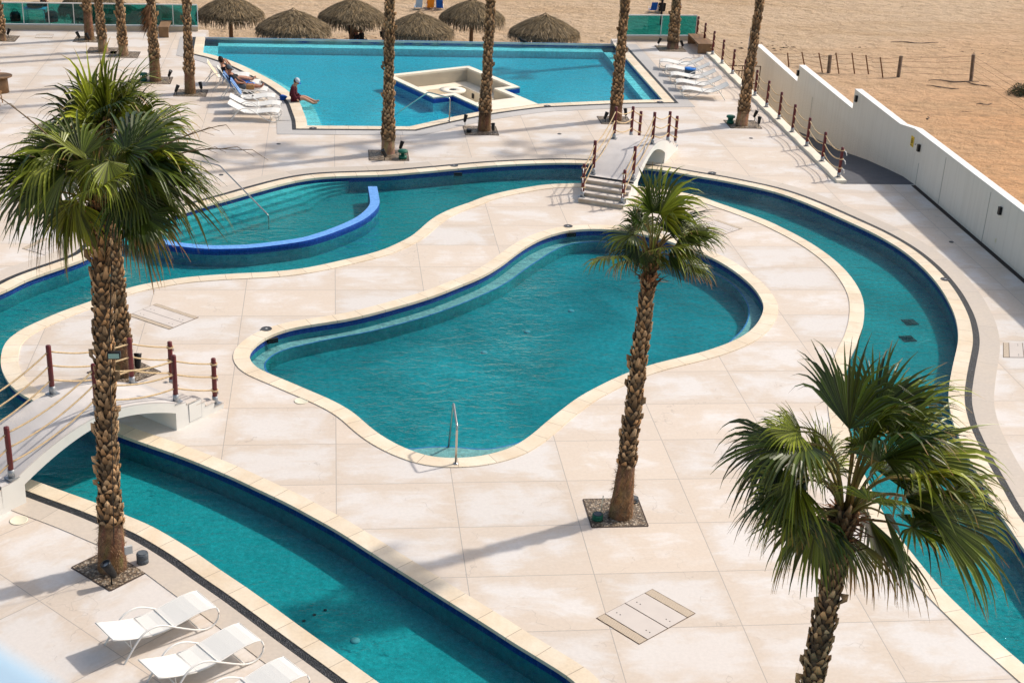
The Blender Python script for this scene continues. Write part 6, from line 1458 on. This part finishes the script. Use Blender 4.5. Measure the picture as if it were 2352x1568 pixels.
def bush(x, y, R, lab):
    c = at(x, y, SZ); r_ = random.Random(9); mb = MB(); e = empty('bush', (c.x, c.y, SZ), 0, lab, 'bush')
    for k in range(900):
        th = r_.uniform(0, math.tau); ph = math.acos(r_.uniform(0, 1)); rr = R * r_.uniform(0.4, 1.0) * (1 + 0.25 * noise.noise(Vector((th, ph, 1)))); q = Vector((math.sin(ph) * math.cos(th), math.sin(ph) * math.sin(th), math.cos(ph) * 0.8)) * rr
        d_ = Vector((r_.uniform(-1, 1), r_.uniform(-1, 1), r_.uniform(-.2, 1))).normalized(); s_ = d_.cross(Vector((r_.random(), r_.random(), r_.random()))).normalized() * 0.02; t = r_.uniform(.6, 1.3); mb.c = (0.06 * t, 0.075 * t, 0.035 * t)
        mb.poly([q - s_, q + s_, q + d_ * 0.14])
    mb.build('foliage', M_LEAF, e, col=True); mb = MB()
    for k in range(7): a = k * 0.9; mb.tube([(0, 0, 0), (R * 0.6 * math.cos(a), R * 0.6 * math.sin(a), R * 0.5)], 0.02, 5)
    mb.build('stem', M_DRIFT, e)
bush(2348, 218, 0.75, 'small dark green bush at the right picture edge on the sand')
# wrack: clumps of seaweed and stones nobody could count
r_ = random.Random(11); mb = MB()
for k in range(1500):
    row = r_.random()
    if row < 0.3: y = 77 + r_.gauss(0, 0.5); x = r_.uniform(-6, 46)
    elif row < 0.45: y = 92 + r_.gauss(0, 0.4); x = r_.uniform(-10, 55)
    elif row < 0.8: x = r_.uniform(21, 40); y = r_.uniform(40, 66)
    else: x = r_.uniform(-12, 50); y = r_.uniform(69, 98)
    if row < 0.45 and noise.noise(Vector((x * 0.35, y * 0.1, 3))) < 0.05: continue
    s_ = r_.uniform(0.03, 0.10) * (1.6 if row < 0.45 else 0.6); a = r_.uniform(0, math.tau); t = r_.uniform(0.3, 1.2); mb.c = (t, t * 0.9, t * 0.8)
    if r_.random() < 0.12: mb.c = (4, 3.8, 3.4)
    pts = [(x + s_ * r_.uniform(.7, 3.4) * math.cos(a + q), y + s_ * r_.uniform(.4, 1) * math.sin(a + q), SZ - 0.03) for q in (0, 1.2, 2.3, 3.5, 4.9)]; tp3 = (x, y, SZ + s_ * 0.25)
    ids = [mb.vert(p_) for p_ in pts]; it = mb.vert(tp3)
    for q in range(5): mb.face((ids[q], ids[(q + 1) % 5], it))
tag(mb.build('seaweed_litter', mat('dry_seaweed', (0.09, 0.06, 0.04), 0.9, attr=True), col=True), 'scattered dry seaweed, pebbles and sticks over the sand', 'beach litter', kind='stuff')

# ------------------------------------------------------------------ balcony parapet close to the camera
a3, b3 = at(-20, 1452, 14.55), at(175, 1572, 14.55); dd = (b3 - a3).normalized(); nn_ = Vector((dd.y, -dd.x, 0))
if nn_.dot(Vector((a3.x, a3.y, 0))) > 0: nn_ = -nn_
A_, B_ = a3 - dd * 3.0, a3 + dd * 3.5
mb = MB(); mb.prism([A_.to_2d(), B_.to_2d(), (B_ + nn_ * 0.22).to_2d(), (A_ + nn_ * 0.22).to_2d()], 13.3, 14.55)
tag(mb.build('balcony_parapet', M_PARA, bevel=0.01), 'pale blue balcony parapet, out of focus in the bottom left corner', 'parapet')
